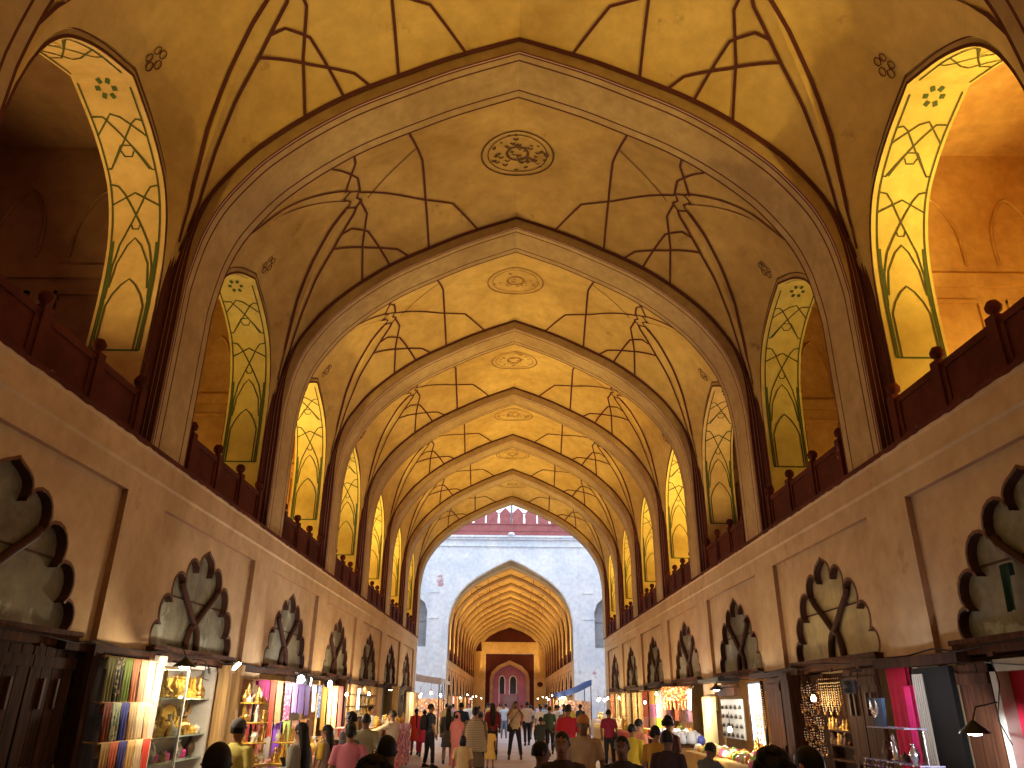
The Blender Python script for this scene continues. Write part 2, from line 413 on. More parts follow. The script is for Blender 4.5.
# ---- gallery room behind each arch
def room_mesh(sg, mat):
    mb = MB(); x0 = AW+RDEP; x1 = 8.2; y0, y1 = -3.9, .25; z0, z1 = LEDGE-.02, 9.4
    X = lambda x: sg*x
    mb.quad((X(x1), y0, z0), (X(x1), y1, z0), (X(x1), y1, z1), (X(x1), y0, z1))
    mb.quad((X(x0), y1, z0), (X(x1), y1, z0), (X(x1), y1, z1), (X(x0), y1, z1))
    mb.quad((X(x0), y0, z0), (X(x1), y0, z0), (X(x1), y0, z1), (X(x0), y0, z1))
    mb.quad((X(AW-.2), y0, z0), (X(x1), y0, z0), (X(x1), y1, z0), (X(AW-.2), y1, z0))
    mb.quad((X(x0), y0, z1), (X(x1), y0, z1), (X(x1), y1, z1), (X(x0), y1, z1))
    # front wall inside face around opening
    arc = [(d, z) for d, z in NP] + [(1.58, z0)]
    full = [(-d, z) for d, z in arc[::-1]] + [(d, z) for d, z in arc[1:]]
    poly = [(y0-CY, z0), (y0-CY, z1), (y1-CY, z1), (y1-CY, z0)] + full[::-1]
    mb.poly([poly], lambda d, z: (X(x0), CY+d, z), 0)
    # raised panels and cross bands on the side (pier) wall and back wall
    for (a, b, c, d) in ((x0+.15, 7.15, x1-.2, 7.35),): mb.box(min(X(a), X(c)), y1-.06, b, max(X(a), X(c)), y1, d)
    for xa, xb in ((x0+.2, x0+.9), (x0+1.25, x0+2.0)):
        for za, zb in ((4.9, 6.95),):
            for (p, q, r, t) in ((xa, za, xa+.05, zb), (xb-.05, za, xb, zb), (xa, zb-.05, xb, zb), (xa, za, xb, za+.05)):
                mb.box(min(X(p), X(r)), y1-.045, q, max(X(p), X(r)), y1, t)
        L = smooth_poly([(xa+.05, 7.5), (xa+.08, 8.1), ((xa+xb)/2, 8.6), (xb-.08, 8.1), (xb-.05, 7.5)], 4)
        mb.tube([(X(a), y1-.01, b) for a, b in L], .025, 5)
    for ya in (-3.2, -2.2, -1.2):
        for (p, q, r, t) in ((ya, 4.9, ya+.05, 6.9), (ya+.7, 4.9, ya+.75, 6.9), (ya, 6.85, ya+.75, 6.9)):
            mb.box(min(X(x1), X(x1-.05)), p, q, max(X(x1), X(x1-.05)), r, t)
    mb.box(min(X(x1), X(x1-.07)), y0, 7.15, max(X(x1), X(x1-.07)), y1, 7.35)
    return mb.mesh('gallery_room', [mat])
# ---- lower wall, one bay (x>0 for sg=+1); local y -4.64+.69 .. .69
MC = -2.15
TIPS = [(0, 3.88), (.47, 3.72), (.86, 3.46), (1.19, 3.12), (1.40, 2.76)]
CUSP = [(.23, 3.48), (.61, 3.28), (.94, 2.97), (1.19, 2.66)]
def bez(p0, p1, p2, p3, n):
    return [tuple((1-t)**3*p0[i]+3*(1-t)**2*t*p1[i]+3*(1-t)*t*t*p2[i]+t**3*p3[i] for i in (0, 1)) for t in [k/n for k in range(1, n+1)]]
def arc3(a, t, b, n):
    """points after a on the circle through a, t, b"""
    ax, ay = a; bx, by = t; cx_, cy_ = b
    d = 2*(ax*(by-cy_)+bx*(cy_-ay)+cx_*(ay-by))
    ux = ((ax*ax+ay*ay)*(by-cy_)+(bx*bx+by*by)*(cy_-ay)+(cx_*cx_+cy_*cy_)*(ay-by))/d
    uy = ((ax*ax+ay*ay)*(cx_-bx)+(bx*bx+by*by)*(ax-cx_)+(cx_*cx_+cy_*cy_)*(bx-ax))/d
    r = math.hypot(ax-ux, ay-uy); f = lambda p: math.atan2(p[1]-uy, p[0]-ux)
    a0, am, a1 = f(a), f(t), f(b)
    while am > a0: am -= 2*PI
    while a1 > am: a1 -= 2*PI
    return [(ux+r*math.cos(lerp(a0, a1, k/n)), uy+r*math.sin(lerp(a0, a1, k/n))) for k in range(1, n+1)]
def foil_half():
    pts = [(0, 3.88)] + bez((0, 3.88), (.10, 3.80), (.37, 3.80), (.25, 3.55), 8)
    cs = [(.25, 3.55), (.62, 3.35), (.955, 3.07), (1.195, 2.77), (1.345, 2.50)]
    for i in range(4):
        p, q = cs[i], cs[i+1]; dx, dz = q[0]-p[0], q[1]-p[1]; k = .60 if i < 3 else .52
        pts += arc3(p, ((p[0]+q[0])/2-dz*k, (p[1]+q[1])/2+dx*k), q, 9)
    return pts + [(1.345, 2.42)]
FH = foil_half()
FOIL = [(-a, b) for a, b in FH[::-1]] + FH[1:]
def shift(poly, dy): return [(a+dy, b) for a, b in poly]
def lower_wall_mesh(sg):
    mb = MB(); X = lambda x: sg*x; RC = .07
    y0, y1 = -3.95, -.3
    hole = shift(FOIL, MC)
    # recessed panel with foil opening and shop opening under it
    outer = [(y0, 2.42), (y0, 4.09), (y1, 4.09), (y1, 2.42)]
    poly = outer + [p for p in hole[::-1]]
    mb.poly([poly], lambda y, z: (X(A+RC), y, z), 0)
    # panel sides below lintel
    for a, b in ((y0, MC-1.5), (MC+1.5, y1)):
        mb.quad((X(A+RC), a, 0), (X(A+RC), b, 0), (X(A+RC), b, 2.42), (X(A+RC), a, 2.42))
        e = b if a == y0 else a
        mb.quad((X(A+RC), e, 0), (X(A+.45), e, 0), (X(A+.45), e, 2.46), (X(A+RC), e, 2.46))
    # reveals of the panel
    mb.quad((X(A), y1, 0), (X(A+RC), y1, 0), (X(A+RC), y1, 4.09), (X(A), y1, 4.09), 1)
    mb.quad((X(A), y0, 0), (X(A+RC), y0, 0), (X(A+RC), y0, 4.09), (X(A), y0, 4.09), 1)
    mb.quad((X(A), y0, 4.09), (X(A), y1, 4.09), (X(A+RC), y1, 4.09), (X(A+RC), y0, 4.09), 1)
    # flush pier strip and the band above
    mb.quad((X(A), y1, 0), (X(A), y0+S, 0), (X(A), y0+S, 4.09), (X(A), y1, 4.09), 0)
    mb.quad((X(A), y0, 4.09), (X(A), y0+S, 4.09), (X(A), y0+S, 4.36), (X(A), y0, 4.36), 0)
    # string moulding and ledge
    pr = [(A, 4.33), (A-.025, 4.36), (A-.02, 4.42), (A-.012, 4.62), (A-.03, 4.645), (A-.035, 4.70), (A+.25, 4.705)]
    mb.grid([[(X(a), yy, b) for a, b in pr] for yy in (y0, y0+S)], 0, False)
    n = 48; rnd = random.Random(3)
    up = [(X(A-.04), y0+S*k/n, 4.712) for k in range(n+1)]; dn = [(X(A-.034), y0+S*k/n, 4.655+rnd.uniform(-.012, .01)) for k in range(n+1)]
    dn[-1] = (dn[-1][0], dn[-1][1], dn[0][2]); bk = [(X(A+.3), p[1], 4.712) for p in up]
    mb.grid([dn, up, bk], 2, False)
    # foil reveal
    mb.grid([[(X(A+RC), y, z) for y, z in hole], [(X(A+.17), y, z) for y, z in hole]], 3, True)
    # raised painted lip on the foil edge
    def off(P, o):
        out = []
        for i, p in enumerate(P):
            a = P[max(0, i-1)]; b = P[min(len(P)-1, i+1)]; tx, tz = b[0]-a[0], b[1]-a[1]; l = math.hypot(tx, tz) or 1
            out.append((p[0]-tz/l*o, p[1]+tx/l*o))
        return out
    o2 = off(hole, .032)
    mb.grid([[(X(A+RC-.012), y, z) for y, z in hole], [(X(A+RC-.004), y, z) for y, z in o2]], 4, False)
    return mb.mesh('wall_bay', [WALL, GROOVE, SAND, REVEAL, LIP])
LIP = plain('maroon_lip_paint', (.17, .075, .05), rough=.6)
BOARDS = {}
def window_parts(sg, root, variant):
    X = lambda x: sg*x
    xb = A+.165; xt = A+.12
    if (sg, variant) not in BOARDS:
        mb = MB(); P = shift(FOIL, MC)
        mb.poly([P], lambda y, z: (X(xb), y, z), 0)
        mb.box(min(X(xb-.012), X(xb)), MC-1.3, 3.16, max(X(xb-.012), X(xb)), MC+1.3, 3.18, 1)
        b1 = mb.mesh('board_panel', [BOARD if variant else BOARD2, REVEAL])
        mb = MB()
        r = .045
        def bar(P):
            P = [(X(xt), MC+a, b) for a, b in P]; mb.tube(P, [r]*len(P), 6, 0)
        for s in (-1, 1):
            bar([(0, 2.86), (s*.30, 3.1), (s*.58, 3.30), (s*.63, 3.38)])
            bar(smooth_poly([(0, 2.88), (s*.12, 2.80), (s*.19, 2.62), (s*.2, 2.46)], 3))
        b2 = mb.mesh('tracery', [REVEAL])
        mb = MB()
        mb.box(min(X(A-.03), X(A+.22)), MC-1.47, 2.36, max(X(A-.03), X(A+.22)), MC+1.47, 2.50, 0)
        mb.box(min(X(A-.05), X(A)), MC-1.49, 2.46, max(X(A-.05), X(A)), MC+1.49, 2.51, 0)
        for k in range(3):
            yy = MC-1.0+k*.9; mb.box(min(X(A-.045), X(A-.02)), yy, 2.33, max(X(A-.045), X(A-.02)), yy+.09, 2.37, 0)
        b3 = mb.mesh('lintel', [WOODY])
        BOARDS[(sg, variant)] = (b1, b2, b3)
    b1, b2, b3 = BOARDS[(sg, variant)]
    link('board_panel', b1, root); link('tracery', b2, root); link('lintel', b3, root)
BOARD2 = plaster('yellow_lit_board', (.58, .50, .28), (.36, .30, .18), scale=1.0, stain=(.2, .16, .1), stain_amt=.5)  # yellow light falling on this board is put into its colour
# ---- balustrade
def balustrade(sg, loc, label):
    t = tag(empty('balustrade', loc), label, 'balustrade', 'red sandstone balustrades of the gallery arches')
    if sg not in BAL:
        X = lambda x: sg*x; xs = A+.08; xe = xs+.09
        ps = [-1.52, -.5, .52, 1.52]
        mb = MB()
        for i in range(3):
            a, b = CY+ps[i]+.07, CY+ps[i+1]-.07
            mb.box(min(X(xs+.02), X(xe-.02)), a, LEDGE, max(X(xs+.02), X(xe-.02)), b, 5.20)
            mb.box(min(X(xs), X(xe)), a, 5.17, max(X(xs), X(xe)), b, 5.25)
            mb.box(min(X(xs), X(xe)), a, LEDGE, max(X(xs), X(xe)), b, 4.80)
            mb.box(min(X(xs), X(xe)), a, LEDGE, max(X(xs), X(xe)), a+.07, 5.22)
            mb.box(min(X(xs), X(xe)), b-.07, LEDGE, max(X(xs), X(xe)), b, 5.22)
        p1 = mb.mesh('panel', [SAND])
        mb = MB(); mb.box(-.07, -.07, 0, .07, .07, .60)
        mb.lathe((0, 0, .60), [(.05, 0), (.035, .03), (.07, .06), (.078, .11), (.05, .16), (0, .175)], 10)
        BAL[sg] = (p1, mb.mesh('post', [SAND]), xs+.045, ps)
    p1, p2, xp, ps = BAL[sg]
    link('panel', p1, t, (0, 0, .016))
    for p in ps: link('post', p2, t, (sg*xp, CY+p, LEDGE+.016))
BAL = {}
# ------------------------------------------------------------------ build the two halls
vm = [vault_mesh(11), vault_mesh(12, True), vault_mesh(13, True)]
rm = ring_mesh()
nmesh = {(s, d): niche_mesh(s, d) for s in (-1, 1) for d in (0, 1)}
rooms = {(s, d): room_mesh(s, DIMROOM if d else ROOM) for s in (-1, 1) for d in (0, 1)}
lw = {s: lower_wall_mesh(s) for s in (-1, 1)}
NRING = 7
Y2A = 56.6                         # first arch of the second hall
HALLS = [('near', [Y1+(k-1)*S for k in range(-1, 8)]), ('far', [Y2A+k*S for k in range(0, 10)])]
def fix(sd): return 'left' if sd < 0 else 'right'
walls = {}; gal = {}
ceil = struct(empty('ceiling', (0, 0, 0)))
for sd in (-1, 1):
    walls[sd] = struct(empty('wall_'+fix(sd), (0, 0, 0)))
    gal[sd] = struct(empty('gallery_'+fix(sd), (0, 0, 0)))
ORD = ['nearest', 'second', 'third', 'fourth', 'fifth', 'sixth', 'seventh', 'eighth', 'ninth', 'tenth']
DIM = {(-1, 1), (1, 3)}
nwin = 0; ntrim = 0
for hi, (hn, ys) in enumerate(HALLS):
    for k, yr in enumerate(ys):
        kk = k-1 if hi == 0 else k       # ring number; bay kk sits in front of ring kk
        ntrim += 1
        r = struct(link('trim_%d' % ntrim, rm, None, (0, yr, 0)))
        if k == 0 and hi == 1: continue
        v = struct(link('vault_bay', vm[0 if kk in (1, 2) else (1 if kk % 2 else 2)], ceil, (0, yr, 0)))
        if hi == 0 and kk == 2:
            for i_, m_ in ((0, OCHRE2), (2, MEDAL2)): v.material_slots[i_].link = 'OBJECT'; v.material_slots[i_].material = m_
        for sd in (-1, 1):
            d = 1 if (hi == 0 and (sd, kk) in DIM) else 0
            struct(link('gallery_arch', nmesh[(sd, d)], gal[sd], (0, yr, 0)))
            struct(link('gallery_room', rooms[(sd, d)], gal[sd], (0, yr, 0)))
            struct(link('wall_bay', lw[sd], walls[sd], (0, yr, 0)))
            if hi == 0 and kk >= 1 or hi == 1:
                nwin += 1
                w = struct(empty('window_%d' % nwin, (0, yr, 0)))
                window_parts(sd, w, 1 if (sd < 0 or kk not in (2,)) else 0)
            if (hi == 0 and kk >= 1) or (hi == 1):
                hall = 'near hall' if hi == 0 else 'far hall'
                o = ORD[(kk if hi else kk)-1]
                balustrade(sd, (0, yr, 0), 'red sandstone balustrade, %s gallery arch on the %s of the %s' % (o, fix(sd), hall))
# pier below first ring of each hall (wall bay leaves .69 beyond)
def slab(name, x0, y0, z0, x1, y1, z1, mat, parent=None):
    mb = MB(); mb.box(x0, y0, z0, x1, y1, z1); return struct(link(name, mb.mesh(name, [mat]), parent))
yend = HALLS[0][1][-1]
for sd in (-1, 1):
    a, b = sorted((sd*A, sd*12.0))
    # courtyard-facing end wall of the near hall
    slab('end_pier', a, yend+.70, 0, b, yend+.99, LEDGE, WHITE, walls[sd])
    a, b = sorted((sd*4.6, sd*12.0))
    slab('end_wall', a, yend+.70, LEDGE, b, yend+.99, 14.0, WHITE, gal[sd])
    # strip from portal front to first ring of far hall
    a, b = sorted((sd*A, sd*4.9))
    slab('portal_jamb', a, 56.02, 0, b, Y2A+.70, LEDGE, WALL, walls[sd])
    # back walls of the shops, continuous
    for ya, yb in ((-6, yend+.7), (Y2A, 99)):
        a, b = sorted((sd*6.2, sd*6.3))
        slab('shop_back_wall', a, ya, 0, b, yb, LEDGE-.05, ROOM, walls[sd])
        a, b = sorted((sd*4.75, sd*8.3))
        slab('shop_ceiling', a, ya, 2.62, b, yb, 2.70, DIMROOM, walls[sd])
# arch infill over the end of near hall facing the court
mb = MB()
top = [(-12, 14), (-12, LEDGE), (-4.6, LEDGE)]+[(-x, z) for x, z in BP[::-1]]+[(x, z) for x, z in BP[1:]]+[(4.6, LEDGE), (12, LEDGE), (12, 14)]
mb.poly([top], lambda x, z: (x, yend+.995, z)); struct(link('wall_court_near', mb.mesh('wall_court_near', [WHITE])))
# behind the camera
mb = MB(); mb.box(-6.5, -6.2, 0, 6.5, -5.9, 12); struct(link('wall_back', mb.mesh('wall_back', [WALL])))
# floor
mb = MB(); mb.box(-14, -7, -.2, 14, 120, .12); struct(link('floor', mb.mesh('floor', [FLOOR])))
# ---- courtyard facade of the far hall
YF = 56.0
mb = MB()
prof = [(0, 11.62), (.5, 11.40), (1.0, 11.17), (1.7, 10.78), (2.5, 10.3), (3.1, 9.85), (3.6, 9.35), (3.95, 8.85), (4.25, 8.2), (4.42, 7.5), (4.46, 7.0), (4.46, 0)]
half = prof; arch = [(-x, z) for x, z in half[::-1]]+half[1:]
out = [(-13, 0), (-13, 13.3), (13, 13.3), (13, 0)]
alc = lambda c: [(c-1.35, 5.5), (c-1.35, 7.9), (c-1.15, 8.5), (c-.6, 8.95), (c, 9.15), (c+.6, 8.95), (c+1.15, 8.5), (c+1.35, 7.9), (c+1.35, 5.5)]
mb.poly([out + arch[::-1], alc(-7.35), alc(7.35)], lambda x, z: (x, YF, z), 0)
mb.grid([[(x, YF, z) for x, z in arch], [(x, YF+.7, z) for x, z in arch]], 0, True)
ol = offset_prof(prof[:-1], .28)+[(4.74, 0)]; ol2 = [(-x, z) for x, z in ol[::-1]]+ol[1:]
il = offset_prof(prof[:-1], .02)+[(4.48, 0)]; il2 = [(-x, z) for x, z in il[::-1]]+il[1:]
mb.grid([[(x, YF-.07, z) for x, z in il2], [(x, YF-.07, z) for x, z in ol2], [(x, YF, z) for x, z in ol2]], 0, False)
for c in (-7.35, 7.35):
    a = alc(c)
    mb.grid([[(x, YF, z) for x, z in a+a[:1]], [(x, YF+.8, z) for x, z in a+a[:1]]], 1, False)
    mb.poly([a], lambda x, z: (x, YF+.8, z), 1)
    mb.box(c-.05, YF+.7, 5.5, c+.05, YF+.8, 9.1, 1); mb.box(c-1.3, YF+.7, 7.3, c+1.3, YF+.8, 7.42, 1)
mb.box(-13, YF-.12, 12.55, 13, YF, 12.62, 0); mb.box(-13, YF-.35, 13.2, 13, YF+.5, 13.34, 0)
mb.box(-13, YF-.2, 13.05, 13, YF, 13.2, 0); mb.lathe((0, YF-.42, 13.35), [(0, -.12), (.2, -.05), (.26, .05), (.2, .16), (0, .22)], 10, 0)
for sd in (-1, 1):
    for (x, z, w) in ((5.15, 7.4, .9), (5.2, 9.2, .8)):
        a, b = sorted((sd*x, sd*(x+w))); mb.box(a, YF-.06, z, b, YF, z+.1, 0)
    for x in (4.95, 5.85): a, b = sorted((sd*x, sd*(x+.08))); mb.box(a, YF-.04, 0, b, YF, 12.5, 0)
ALC = plaster('grey_alcove', (.50, .50, .52), (.38, .38, .40), scale=1)
struct(link('wall_court_far', mb.mesh('wall_court_far', [WHITE, ALC])))
mb = MB(); pl = [(-x, z) for x, z in BP[::-1]]+BP[1:]; mb.poly([[(-6, 6.95)] + [(-6, 13), (6, 13), (6, 6.95)] + pl[::-1]], lambda x, z: (x, Y2A+.01, z), 0); struct(link('trim_portal', mb.mesh('trim_portal', [RING])))
# courtyard side walls
for sd in (-1, 1):
    a, b = sorted((sd*12.0, sd*12.4)); slab('wall_court_'+fix(sd), a, yend+.9, 0, b, YF, 13.3, WHITE)
# parapet with merlons
par = struct(empty('trim_%d' % (ntrim+1), (0, YF+.1, 13.34)))
mb = MB(); mb.box(-13, 0, 0, 13, .3, .95); mb.box(-13, -.05, .4, 13, 0, .46); mb.box(-13, -.08, .9, 13, .3, .99)
struct(link('parapet_base', mb.mesh('parapet_base', [SANDFAR]), par))
mb = MB(); ml = [(-.40, 0), (-.40, .45), (-.44, .6), (-.36, .85), (-.2, 1.02), (0, 1.22), (.2, 1.02), (.36, .85), (.44, .6), (.40, .45), (.40, 0)]
mb.poly([ml], lambda x, z: (x, 0, z)); mb.poly([ml], lambda x, z: (x, .22, z)); mb.strip(ml, lambda x, z: (x, 0, z), lambda x, z: (x, .22, z))
mm = mb.mesh('merlon', [SANDFAR])
for k in range(-9, 9): struct(link('merlon', mm, par, (.48+k*.96, .03, .98)))
mb = MB(); mb.tube([(-9, 1.2, 2.05), (9, 1.2, 2.05)], .05, 6); mb.tube([(0, 1.2, 0), (0, 1.2, 3.2)], .09, 6)
for k in range(-4, 5): mb.tube([(k*1.9, 1.2, 0), (k*1.9, 1.2, 2.05)], .035, 6)
GREYM = plain('grey_metal', (.30, .29, .32), rough=.5)
struct(link('parapet_rail', mb.mesh('parapet_rail', [GREYM]), par))
# ---- end wall of the far hall with the gate
YE = HALLS[1][1][-1]+.99
GOLD = plaster('gate_wall_plaster', (.80, .58, .26), (.66, .44, .18), scale=.6)
GATERED = plaster('gate_maroon', (.095, .024, .02), (.065, .017, .014), scale=.8)
PINK = plaster('gate_pink', (.48, .19, .29), (.40, .16, .24), scale=.8)
TAN = plaster('gate_tan', (.50, .33, .22), (.40, .25, .16), scale=1)
WHT = plain('white_line', (.85, .83, .85), rough=.5)
DARK = plain('dark_pane', (.035, .03, .035), rough=.4)
mb = MB()
hole = [(-3.0, 0), (-3.0, 7.5), (3.0, 7.5), (3.0, 0)]
mb.poly([[(-4.9, 0), (-4.9, 11.4), (4.9, 11.4), (4.9, 0)]+hole[::-1]], lambda x, z: (x, YE, z), 0)
for x in (-4.2, 3.3): mb.box(x, YE-.06, .2, x+.9, YE, 7.0, 0); mb.box(x+.1, YE-.1, 5.3, x+.8, YE, 5.4, 0)
mb.lathe((3.75, YE-.02, 4.0), [(0, -.3), (.3, -.2), (.36, 0), (.3, .2), (0, .3)], 10, 1)
tym = [(-3.3, 8.9), (-2.6, 9.55), (-1.5, 10.15), (0, 10.65), (1.5, 10.15), (2.6, 9.55), (3.3, 8.9)]
mb.poly([tym], lambda x, z: (x, YE-.05, z), 1)
mb.poly([[(-4.3, 7.8), (-4.2, 9.0), (-3.7, 9.3), (-3.5, 7.8)]], lambda x, z: (x, YE-.03, z), 1)
struct(link('wall_end', mb.mesh('wall_end', [GOLD, GATERED])))
gate = struct(empty('door_1', (0, YE, 0)))
def garch(w, zs, za): return [(-w, 0), (-w, zs), (-w*.92, zs+(za-zs)*.35), (-w*.6, zs+(za-zs)*.7), (0, za), (w*.6, zs+(za-zs)*.7), (w*.92, zs+(za-zs)*.35), (w, zs), (w, 0)]
mb = MB(); g1 = garch(2.45, 4.6, 6.75); mb.poly([[(-3.0, 0), (-3.0, 7.5), (3.0, 7.5), (3.0, 0)]+g1[::-1]], lambda x, z: (x, .05, z))
struct(link('gate_surround', mb.mesh('gate_surround', [GATERED]), gate))
mb = MB(); g2 = garch(2.05, 4.5, 6.25); mb.poly([g1+g2[::-1]], lambda x, z: (x, 0, z)); mb.grid([[(x, 0, z) for x, z in g2], [(x, .8, z) for x, z in g2]], 0, False)
struct(link('arch_frame', mb.mesh('arch_frame', [TAN]), gate))
mb = MB(); mb.poly([g2], lambda x, z: (x, .8, z)); struct(link('inner_wall', mb.mesh('inner_wall', [PINK]), gate))
for cx_, w in ((-.95, .36), (.42, .44)):
    wr = [(cx_-w, 2.9), (cx_-w, 4.5), (cx_-w*.7, 4.85), (cx_, 5.0), (cx_+w*.7, 4.85), (cx_+w, 4.5), (cx_+w, 2.9)]
    mb = MB(); mb.poly([wr], lambda x, z: (x, .76, z)); struct(link('gate_window', mb.mesh('gate_window', [DARK]), gate))
    mb = MB(); mb.tube([(x, .74, z) for x, z in wr], .07, 6); mb.tube([(cx_-w, .74, 2.9), (cx_-w, .74, 1.2)], .05, 6)
    struct(link('window_frame', mb.mesh('window_frame', [WHT]), gate))
mb = MB()
for k in range(8): mb.box(-.9, .2+k*.07, 0, 1.0, .8, .35*(k+1))
struct(link('gate_steps', mb.mesh('gate_steps', [plaster('step_stone', (.30, .2, .22), (.24, .16, .18))]), gate))
# ------------------------------------------------------------------ camera
cam = bpy.data.objects.new('camera', bpy.data.cameras.new('camera')); C.objects.link(cam); sc.camera = cam
cam.data.sensor_width = 36; cam.data.lens = 750/1024*36; cam.data.clip_end = 400
cam.matrix_world = Matrix.Translation((-.063, 0, 1.9)) @ Matrix.Rotation(PI/2+.4018, 4, 'X') @ Matrix.Rotation(.0096, 4, 'Z')
# ------------------------------------------------------------------ sky and lamps
w = bpy.data.worlds.new('world'); sc.world = w; w.use_nodes = True
nt = w.node_tree; bg = nt.nodes['Background']; bg.inputs[0].default_value = (.76, .85, 1.0, 1); bg.inputs[1].default_value = 2.3
def light(kind, loc, energy, col, size=.1, name='lamp', rot=None, spot=None, blend=.5, shape=None, sy=None):
    d = bpy.data.lights.new(name, kind); d.energy = energy; d.color = col
    if kind == 'AREA':
        d.size = size
        if shape: d.shape = shape; d.size_y = sy or size
    else: d.shadow_soft_size = size
    if kind == 'SPOT': d.spot_size = spot; d.spot_blend = blend
    o = bpy.data.objects.new(name, d); C.objects.link(o); o.location = loc
    if rot is not None: o.rotation_mode = 'QUATERNION'; o.rotation_quaternion = Vector(rot).to_track_quat('-Z', 'Y')
    return o
YEL = (1.0, .69, .17)
# bay: (left lamp, right lamp); negative = directed flood only, the gallery room behind stays dark
LP = {0: (560, 560), 1: (-430, 640), 2: (140, 130), 3: (560, -360), 4: (430, 680), 5: (760, 560), 6: (760, 560), 7: (430, 640)}
for kk, (lf, rf) in LP.items():
    yc = Y1+(kk-1)*S+CY
    for sd, e in ((-1, lf), (1, rf)):
        if e > 0:
            light('SPOT', (sd*6.7, yc, 5.15), e*1.5, YEL, .06, 'flood_lamp', rot=(-sd*.62, 0, 1), spot=math.radians(92), blend=.85)
            light('POINT', (sd*6.3, yc+.2, 5.3), e*.20, YEL, .12, 'gallery_lamp')  # weak fill added to brighten the gallery room
        else: light('SPOT', (sd*6.2, yc, 4.95), -e, YEL, .06, 'flood_lamp', rot=(-sd*.62, 0, 1), spot=math.radians(104), blend=.9)
for k in range(1, 10):
    yc = Y2A+k*S+CY
    for sd in (-1, 1): light('POINT', (sd*5.85, yc, 5.05), 600, (1, .71, .27), .12, 'gallery_lamp')

light('POINT', (0, YE-1.2, 2.6), 55, (.85, .85, 1), .3, 'gate_fill')  # cool fill light added to brighten the gate, no fitting there

light('POINT', (-7.2, Y1+CY-.6, 5.6), 16, (1, .5, .25), .2, 'dim_room_fill')  # faint warm fill added so the dark room's panels show
# ------------------------------------------------------------------ people
FZ = .12
SKIN = [plain('skin_brown', (.30, .15, .085), rough=.55, var=.05), plain('skin_tan', (.42, .23, .14), rough=.55, var=.05), plain('skin_deep', (.20, .10, .06), rough=.55, var=.05)]
HAIRM = plain('black_hair', (.010, .007, .007), rough=.6, var=.2, scale=60, spec=.25)
EYEW = plain('eye_white', (.75, .72, .68), rough=.3); EYED = plain('eye_dark', (.02, .012, .01), rough=.3); LIPM = plain('lip_brown', (.24, .08, .06), rough=.5)
SHOEM = plain('black_shoe', (.03, .025, .025), rough=.4); SANDAL = plain('brown_sandal', (.14, .07, .04), rough=.6)
CLOTHM = {}
def cloth(col, pat=None):
    k = (tuple(col), pat)
    if k in CLOTHM: return CLOTHM[k]
    nme = 'cloth_%d' % len(CLOTHM)
    if pat == 'stripe':
        m, nt, b = nm(nme); L = nt.links.new; N = nt.nodes.new
        g = N('ShaderNodeTexCoord'); wv = N('ShaderNodeTexWave'); wv.bands_direction = 'Z'; wv.inputs['Scale'].default_value = 9; wv.inputs['Distortion'].default_value = 2
        L(g.outputs['Object'], wv.inputs['Vector']); r = N('ShaderNodeValToRGB'); r.color_ramp.elements[0].color = c4([v*.45 for v in col]); r.color_ramp.elements[1].color = c4(col)
        L(wv.outputs['Fac'], r.inputs['Fac']); L(r.outputs[0], b.inputs['Base Color']); b.inputs['Roughness'].default_value = .85
    elif pat: m = multi(nme, [col, pat, [v*.5 for v in col], col], scale=34, rough=.8)
    else: m = plain(nme, col, rough=.85, var=.15, scale=5)
    CLOTHM[k] = m; return m
def remeshed(mb, name, voxel, mat, sm=1):
    me = mb.mesh('tmp', [mat]); o = link('tmp', me)
    r = o.modifiers.new('r', 'REMESH'); r.mode = 'VOXEL'; r.voxel_size = voxel; r.use_smooth_shade = True
    if sm: s = o.modifiers.new('s', 'SMOOTH'); s.factor = .5; s.iterations = sm
    dg = bpy.context.evaluated_depsgraph_get(); dg.update()
    out = bpy.data.meshes.new_from_object(o.evaluated_get(dg), depsgraph=dg); out.name = name
    bpy.data.objects.remove(o); bpy.data.meshes.remove(me)
    if not out.materials: out.materials.append(mat)
    return out
def ering(mb, secs, n=14, cap=True):
    """closed loft of horizontal ellipses: (x, y, z, rx, ry)"""
    rows = [[(x+rx*math.cos(q*2*PI/n), y+ry*math.sin(q*2*PI/n), z) for q in range(n)] for x, y, z, rx, ry in secs]
    i = len(mb.v)
    for r in rows: mb.v += r
    for a in range(len(rows)-1):
        for b in range(n):
            c = (b+1) % n; mb.f.append((i+a*n+b, i+a*n+c, i+(a+1)*n+c, i+(a+1)*n+b)); mb.m.append(0); mb.sm.append(True)
    if cap:
        mb.f.append(tuple(range(i, i+n))[::-1]); mb.m.append(0); mb.sm.append(False)
        k = i+(len(rows)-1)*n; mb.f.append(tuple(range(k, k+n))); mb.m.append(0); mb.sm.append(False)
def ctube(mb, pts, rr, n=10):
    """closed round tube (welded seam) for voxel work"""
    pts = [Vector(p) for p in pts]; i = len(mb.v); up = Vector((0, 1, .01))
    for k, p in enumerate(pts):
        t = (pts[min(k+1, len(pts)-1)]-pts[max(k-1, 0)]).normalized(); x = up.cross(t)
        if x.length < .05: x = Vector((1, 0, 0))
        x.normalize(); y = t.cross(x).normalized()
        mb.v += [tuple(p+(x*math.cos(q*2*PI/n)+y*math.sin(q*2*PI/n))*rr[k]) for q in range(n)]
    for a in range(len(pts)-1):
        for b in range(n):
            c = (b+1) % n; mb.f.append((i+a*n+b, i+a*n+c, i+(a+1)*n+c, i+(a+1)*n+b)); mb.m.append(0); mb.sm.append(True)
    mb.f.append(tuple(range(i, i+n))[::-1]); mb.m.append(0); mb.sm.append(False)
    k = i+(len(pts)-1)*n; mb.f.append(tuple(range(k, k+n))); mb.m.append(0); mb.sm.append(False)
